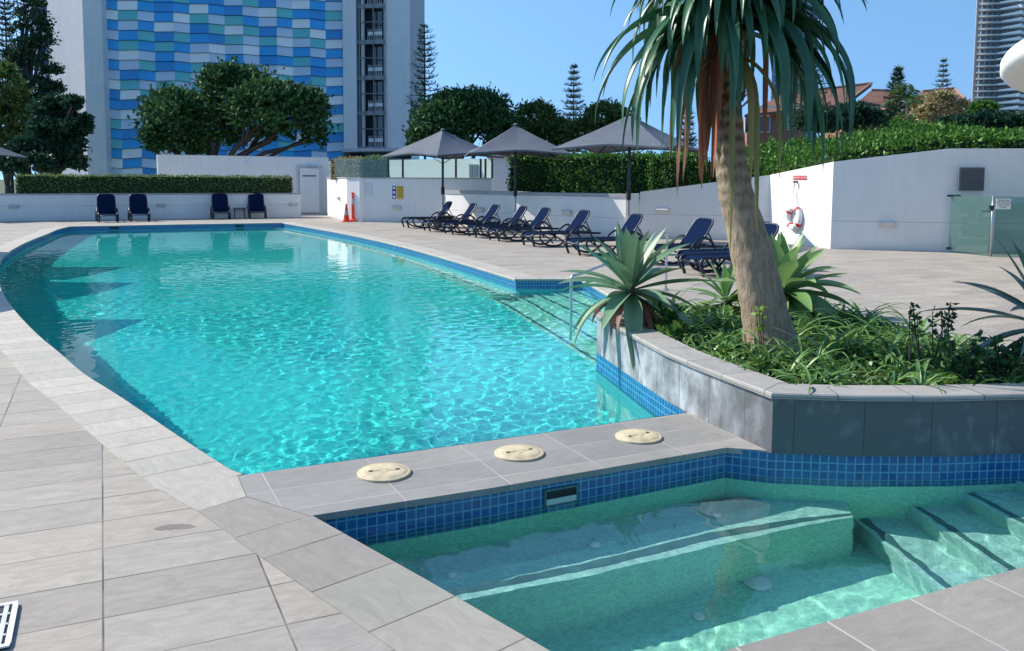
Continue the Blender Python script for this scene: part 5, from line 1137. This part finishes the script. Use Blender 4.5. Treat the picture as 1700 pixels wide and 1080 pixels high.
M['aloe_yellow'] = streaky('yellow_aloe_leaf', [(.45, .30, .08), (.38, .28, .10), (.22, .22, .08)], .5, .3)
M['agave'] = streaky('agave_leaf', [(.10, .20, .12), (.16, .28, .15), (.22, .34, .20), (.13, .24, .13)], .42, .15)
M['agave_lime'] = streaky('bright_agave_leaf', [(.12, .26, .10), (.20, .36, .12), (.30, .44, .18), (.10, .22, .09)], .42, .25)
M['agave_blue'] = streaky('blue_agave_leaf', [(.05, .12, .11), (.08, .17, .15), (.11, .21, .17)], .42, .12)
M['straps'] = streaky('strap_leaf', [(.04, .12, .03), (.11, .24, .06), (.22, .37, .09), (.08, .19, .06), (.36, .44, .17)], .33, .25)
def trunk_mat():
    m, n, N, L, b = nt('ringed_bark'); tc = N.new('ShaderNodeTexCoord'); sp = N.new('ShaderNodeSeparateXYZ'); L.new(tc.outputs['Object'], sp.inputs[0])
    nz = N.new('ShaderNodeTexNoise'); nz.inputs['Scale'].default_value = 5; nz.inputs['Detail'].default_value = 9; nz.inputs['Roughness'].default_value = .7; L.new(tc.outputs['Object'], nz.inputs['Vector'])
    mp = N.new('ShaderNodeMapping'); mp.inputs['Scale'].default_value = (22, 22, 5); L.new(tc.outputs['Object'], mp.inputs[0])
    fz = N.new('ShaderNodeTexNoise'); fz.inputs['Scale'].default_value = 1.7; fz.inputs['Detail'].default_value = 12; fz.inputs['Roughness'].default_value = .7; L.new(mp.outputs[0], fz.inputs['Vector'])
    ring = math_(N, L, 'SINE', math_(N, L, 'ADD', math_(N, L, 'MULTIPLY', sp.outputs[2], 62), math_(N, L, 'MULTIPLY', nz.outputs['Fac'], 9)))
    up = N.new('ShaderNodeMapRange'); up.inputs[1].default_value = 1.0; up.inputs[2].default_value = 1.9; L.new(sp.outputs[2], up.inputs[0])
    rr = math_(N, L, 'MULTIPLY', math_(N, L, 'MULTIPLY', ring, .16), up.outputs[0])
    f = math_(N, L, 'ADD', math_(N, L, 'ADD', math_(N, L, 'MULTIPLY', fz.outputs['Fac'], .75), math_(N, L, 'MULTIPLY', nz.outputs['Fac'], .35)), rr)
    r = N.new('ShaderNodeValToRGB'); e = r.color_ramp.elements; e[0].position = .32; e[0].color = (.11, .072, .045, 1); e[1].position = .74; e[1].color = (.60, .46, .32, 1); e.new(.52).color = (.36, .26, .175, 1)
    L.new(f, r.inputs[0]); L.new(r.outputs[0], b.inputs['Base Color']); b.inputs['Roughness'].default_value = .9
    bp = N.new('ShaderNodeBump'); bp.inputs['Strength'].default_value = 1.0; bp.inputs['Distance'].default_value = .05; L.new(f, bp.inputs['Height']); L.new(bp.outputs[0], b.inputs['Normal']); return m
# ------------------------------------------------------------------ the leaning tree aloe
TY = 6.75; tb = G(1290, 594, .25); TY = tb.y
tr = empty('tree_aloe', (tb.x, tb.y, .2), 0, 'leaning tree aloe with a thick ringed trunk and long drooping sword leaves', 'tree'); to_ = Vector(tr.location)
cl = [(1296, 612, 66), (1290, 590, 54), (1277, 545, 45), (1264, 490, 41), (1250, 430, 39), (1237, 375, 36), (1222, 320, 32), (1215, 280, 29), (1212, 240, 27), (1210, 200, 24), (1209, 160, 22), (1208, 120, 20.5), (1208, 60, 20), (1208, 0, 19), (1208, -50, 12)]
P3 = [at(x, y, TY) - to_ for x, y, w in cl]; Pr = [w * .92 / F * TY for x, y, w in cl]
Pf = catmull([(*p[:2], p[2]) for p in P3], 10); K = len(Pf); rf = [Pr[min(len(Pr) - 1, i // 10)] + (Pr[min(len(Pr) - 1, i // 10 + 1)] - Pr[min(len(Pr) - 1, i // 10)]) * ((i % 10) / 10) for i in range(K)]
mb = MB(); nn_ = 40; V = []
for i, (p, r_) in enumerate(zip(Pf, rf)):
    for k in range(nn_):
        a = 2 * pi * k / nn_; z_ = p.z; lob = 1 + .05 * noise.noise(Vector((cos(a) * 1.2, sin(a) * 1.2, z_ * 1.5))) + .03 * noise.noise(Vector((cos(a) * 4, sin(a) * 4, z_ * 6))) + (.014 * sin(z_ * 62 + 1.5 * noise.noise(Vector((cos(a) * 2, sin(a) * 2, z_)))) if z_ > 1.5 else .012 * sin(z_ * 40))
        lob += max(0, (.35 - z_)) * .5 * (.5 + .5 * sin(a * 5 + 1)); V.append(p + Vector((cos(a) * r_ * lob, sin(a) * r_ * lob, 0)))
mb.add(V, [(i * nn_ + k, i * nn_ + (k + 1) % nn_, (i + 1) * nn_ + (k + 1) % nn_, (i + 1) * nn_ + k) for i in range(K - 1) for k in range(nn_)])
mb.build('trunk', trunk_mat(), tr, smooth=True)
Rr = random.Random(3)
def hub(z): return Vector((at(1208, 60, TY).x - to_.x, 0, z - .2))
zc = at(1208, 30, TY).z
mb = MB()
for i in range(165):
    az = Rr.uniform(0, 2 * pi); h = Rr.uniform(-.05, .55); el = Rr.uniform(-.1, .85) + h * .3; L_ = Rr.uniform(.8, 1.15)
    sd_ = hub(zc + h) + Vector((cos(az), sin(az), 0)) * .06
    strap(mb, sd_, az, el, L_, Rr.uniform(.07, .125), Rr.uniform(1.5, 2.2), 'strap', .26, 20, Rr.uniform(-.5, .5), Rr.uniform(-.35, .35), bend2=Rr.uniform(.1, .5), bexp=.8)
for az_d, el, L_, w_, bd in ((-75, .3, 1.35, .12, 2.0), (-62, .3, 1.45, .12, 2.1), (-40, .4, 1.5, .12, 2.0), (-25, .3, 1.5, .11, 2.0), (-50, .1, 1.4, .11, 1.9), (-15, .1, 1.45, .11, 1.8), (-100, .3, 1.2, .10, 2.0), (-140, .4, 1.3, .11, 1.6), (-160, .5, 1.25, .11, 1.5), (175, .5, 1.2, .10, 1.5), (160, .4, 1.2, .09, 1.5), (-150, .2, 1.4, .11, 1.5), (-170, .2, 1.4, .10, 1.4), (-12, .4, 1.25, .10, 1.8), (8, .5, 1.15, .10, 1.8)):
    az = radians(az_d); strap(mb, hub(zc - .05) + Vector((cos(az), sin(az), 0)) * .05, az, el, L_, w_, bd, 'strap', .3, 22, .2, 0, bend2=.4, bexp=.8)
for i in range(22):
    az = radians(Rr.choice([Rr.uniform(-175, -105), Rr.uniform(-75, -5)])); strap(mb, hub(zc + Rr.uniform(-.15, .1)) + Vector((cos(az), sin(az), 0)) * .07, az, Rr.uniform(-.2, .5), Rr.uniform(1.05, 1.5), Rr.uniform(.08, .12), Rr.uniform(1.5, 1.9), 'strap', .28, 22, Rr.uniform(-.6, .6), Rr.uniform(-.2, .2), bend2=.2, bexp=.55)
mb.build('leaves', M['aloe'], tr, smooth=True)
mb = MB()
for i in range(16):
    az = radians(Rr.choice([Rr.uniform(-175, -115), Rr.uniform(-170, -120), Rr.uniform(-60, -25)])); h = Rr.uniform(-.45, .1)
    strap(mb, hub(zc + h) + Vector((cos(az), sin(az), 0)) * .09, az, Rr.uniform(-1.1, -.1), Rr.uniform(.8, 1.35), Rr.uniform(.05, .10), Rr.uniform(1.2, 1.7), 'strap', .5, 18, Rr.uniform(-2.5, 2.5), Rr.uniform(-.5, .5), bend2=.5, bexp=.6)
mb.build('dead_leaves', M['aloe_dry'], tr, smooth=True)
mb = MB()
for i in range(5):
    az = radians(Rr.uniform(-150, -10)); strap(mb, hub(zc - .3) + Vector((cos(az), sin(az), 0)) * .09, az, Rr.uniform(-.9, -.1), Rr.uniform(1.0, 1.5), Rr.uniform(.05, .075), 1.5, 'strap', .35, 16, Rr.uniform(-1, 1), .2, bend2=.5, bexp=.6)
mb.build('yellowing_leaves', M['aloe_yellow'], tr, smooth=True)
# sheath scars of old leaves just under the crown
mb = MB()
for i in range(46):
    a = Rr.uniform(0, 6.28); z = Rr.uniform(2.15, 2.75); r_ = .098; p = Vector((at(1209, 140, TY).x - to_.x, 0, z - .2)); strap(mb, p + Vector((cos(a), sin(a), 0)) * r_, a, Rr.uniform(.6, 1.2), Rr.uniform(.06, .14), Rr.uniform(.07, .11), -.3, 'broad', .1, 4)
mb.build('leaf_sheaths', M['aloe_dry'], tr, smooth=True)
# ------------------------------------------------------------------ agaves
def agave(px, py, Y, spec, mat, label, stem=True, seed=1, L=.62, W=.13, n=34, lo=-.35):
    c = at(px, py, Y); base = Vector((c.x + .04, Y, .24)); t = empty('agave', base, 0, label, 'agave'); R2_ = random.Random(seed); mb = MB(); h = Vector(c) - base
    for i in range(n):
        f = i / n; az = i * 2.39996 + R2_.uniform(-.25, .25); el = lo + (1.5 - lo) * f ** .9 + R2_.uniform(-.12, .12); Ln = L * (1.12 - .42 * f) * R2_.uniform(.85, 1.15)
        strap(mb, h + Vector((cos(az) * .03, sin(az) * .03, .12 * f - .04)), az, min(1.5, el), Ln, W * (1.0 - .25 * f) * R2_.uniform(.85, 1.12), (.25 + .9 * (1 - f)) * R2_.uniform(.4, 1.3), 'broad', .20, 14, R2_.uniform(-.3, .3), R2_.uniform(-.2, .2))
    mb.build('leaves', M[mat], t, smooth=True)
    mb = MB()
    for i in range(int(n * .3)):
        az = R2_.uniform(0, 6.28); strap(mb, h + Vector((0, 0, -.06)), az, R2_.uniform(-.5, -.1), L * R2_.uniform(.5, .9), W * .6, 1.2, 'broad', .3, 10, R2_.uniform(-1, 1))
    mb.build('withered_leaves', M['aloe_dry'] if seed != 2 else M['agave'], t, smooth=True)
    m = MB(); limb(m, (0, 0, -.05), h + Vector((0, 0, .02)), .065, .05, .1); m.build('stem', M['bark'], t, smooth=True); return t
agave(1046, 482, 7.45, None, 'agave', 'pale green agave rosette on the planter corner above the pool steps', seed=4, L=.71, W=.155, n=36, lo=-.45)
agave(1300, 486, 7.9, None, 'agave_lime', 'large bright agave behind the leaning trunk, in front of the lifebuoy', seed=2, L=.66, W=.20, n=42, lo=-.6)
agave(1205, 500, 8.15, None, 'agave_lime', 'agave peeping out at the left side of the leaning trunk', seed=8, L=.48, W=.10, n=20)
agave(1738, 540, 5.75, None, 'agave_blue', 'blue green agave with narrow leaves reaching in from the right edge', seed=6, L=.74, W=.085, n=30, lo=-.3)
# ------------------------------------------------------------------ ground cover and small shrubs
soilp = offset(plant, -.22); SZ = PH - .12; mb = MB(); R3_ = random.Random(12); cnt = 0
while cnt < 210:
    x, y = R3_.uniform(.9, 4.6), R3_.uniform(5.1, 8.8)
    if not inside((x, y), offset(plant, -.26)): continue
    if (Vector((x, y)) - Vector((tb.x, tb.y))).length < .25: continue
    cnt += 1; k = R3_.randint(9, 15); big = R3_.uniform(.20, .42) * (1.1 if y > 6 else .85)
    for j in range(k):
        az = R3_.uniform(0, 6.28); strap(mb, (x, y, SZ), az, R3_.uniform(.5, 1.35), big * R3_.uniform(.7, 1.3), R3_.uniform(.018, .040), R3_.uniform(1.2, 2.3), 'strap', .25, 6, R3_.uniform(-.4, .4))
o = mb.build('ground_cover', M['straps'], None, smooth=True); tag(o, 'low strap leaved ground cover filling the planter', 'ground cover', kind='stuff')
n = 7000; P = []
while len(P) < n:
    x, y = R3_.uniform(.9, 4.8), R3_.uniform(5.1, 8.8)
    if inside((x, y), offset(plant, -.25)): P.append((x, y, SZ + abs(R3_.gauss(0, .06)) + .01))
V, Fc = leaf_mesh(P, rdir(n) + np.array([0, 0, .3]), rdir(n), RNG.uniform(.025, .06, n), RNG.uniform(.015, .035, n)); o = mesh_np('low_herbs', V, Fc, M['leaf_ground']); tag(o, 'small leafy weeds between the strap leaves', 'ground cover', kind='stuff')
n = 900; P = []
while len(P) < n:
    x, y = R3_.uniform(.9, 4.8), R3_.uniform(5.1, 8.8)
    if inside((x, y), offset(plant, -.25)): P.append((x, y, SZ + R3_.uniform(0, .05)))
V, Fc = leaf_mesh(P, rdir(n) * np.array([1, 1, .3]), rdir(n), RNG.uniform(.03, .10, n), RNG.uniform(.012, .035, n)); o = mesh_np('leaf_litter', V, Fc, M['leaf_litter']); tag(o, 'dry fallen leaves on the planter soil', 'leaf litter', kind='stuff')
def small_shrub(px, py, Y, wpx, hpx, n, mat, label, lsize=.05, stems=7, seed=1, name='small_shrub'):
    c = at(px, py, Y); t = empty(name, (c.x, Y, SZ), 0, label, 'shrub'); k = Y / F; r = random.Random(seed); mb = MB(); P, D, U = [], [], []
    for i in range(stems):
        tip = Vector((r.uniform(-1, 1) * wpx * k, r.uniform(-1, 1) * wpx * k * .6, c.z - SZ + r.uniform(-1, 1) * hpx * k)); st_ = Vector((r.uniform(-.06, .06), r.uniform(-.05, .05), 0)); limb(mb, st_, tip, .006, .003, .12, 6, 5)
        for j in range(n // stems):
            g = r.uniform(.45, 1.0) ** .6; p = st_.lerp(tip, g); P.append(p); D.append(Vector((r.gauss(0, 1), r.gauss(0, 1), r.gauss(.3, .6))))
    V, Fc = leaf_mesh([tuple(p) for p in P], [tuple(d) for d in D], rdir(len(P)), lsize * RNG.uniform(.7, 1.3, len(P)), lsize * .55); mesh_np('leaves', V, Fc, M[mat], t); mb.build('stems', M['bark_dark'], t, smooth=True); return t
small_shrub(1522, 512, 5.9, 12, 8, 44, 'leaf_fig', 'small twiggy shrub with dark round leaves, left of a pair on tall stems', .05, 4, 1)
small_shrub(1566, 508, 5.9, 16, 10, 60, 'leaf_fig', 'small twiggy shrub with dark round leaves, right of a pair on tall stems', .05, 5, 2)
small_shrub(1600, 585, 5.45, 46, 26, 420, 'leaf_fig', 'dense dark leaved shrub at the front right of the planter', .055, 22, 3)
small_shrub(1665, 580, 5.5, 32, 20, 260, 'leaf_fig', 'dark leaved shrub beside the blue green agave', .055, 16, 4)
small_shrub(1258, 518, 6.2, 10, 7, 26, 'leaf_lime', 'lime green shoot in front of the leaning trunk', .05, 3, 5)
small_shrub(1112, 520, 7.2, 16, 16, 90, 'leaf_hedge', 'leafy green shoots to the right of the pale agave', .07, 8, 6)
small_shrub(1575, 628, 5.22, 14, 6, 40, 'leaf_lime', 'lime green seedling at the front edge of the planter', .04, 4, 7)
small_shrub(1120, 545, 6.9, 26, 14, 120, 'leaf_ground', 'low leafy shrub on the left end of the planter behind the coping', .09, 9, 9)
small_shrub(1272, 600, 5.6, 22, 8, 90, 'leaf_ground', 'small leafy plant at the foot of the leaning trunk', .05, 7, 10)


# small far fittings
for px_, lb in ((188, 'dark skimmer mouth in the far pool wall at the left'), (397, 'dark skimmer mouth in the far pool wall below the small table')):
    q = online((-14.75, 28.5), (-11.6, 30.3), px_) if px_ < 300 else online((-11.6, 30.3), (-8.51, 31.74), px_); n_ = nr((-14.75, 28.5), (-8.51, 31.74)).normalized()
    t = empty('skimmer_opening', (q.x + n_.x * .012, q.y + n_.y * .012, -.085), atan2(n_.y, n_.x) + pi / 2, lb, 'skimmer', 'skimmer mouths in the far pool wall'); m = MB(); m.box((0, 0, 0), (.30, .01, .07)); m.build('mouth', M['black'], t)
q = online(at(262, 300, 37.6), at(490, 300, 40.3), 412); t = empty('security_camera', (q.x, q.y - .02, at(412, 269, q.y).z), 0, 'tiny white security camera near the top of the tall white wall', 'security camera')
m = MB(); m.box((0, -.05, 0), (.06, .1, .06)); m.build('bracket', M['white'], t); m = MB(); m.tube([(-.04, -.08, -.01), (.16, -.16, -.05)], .05, 10); m.build('camera_body', M['white'], t)
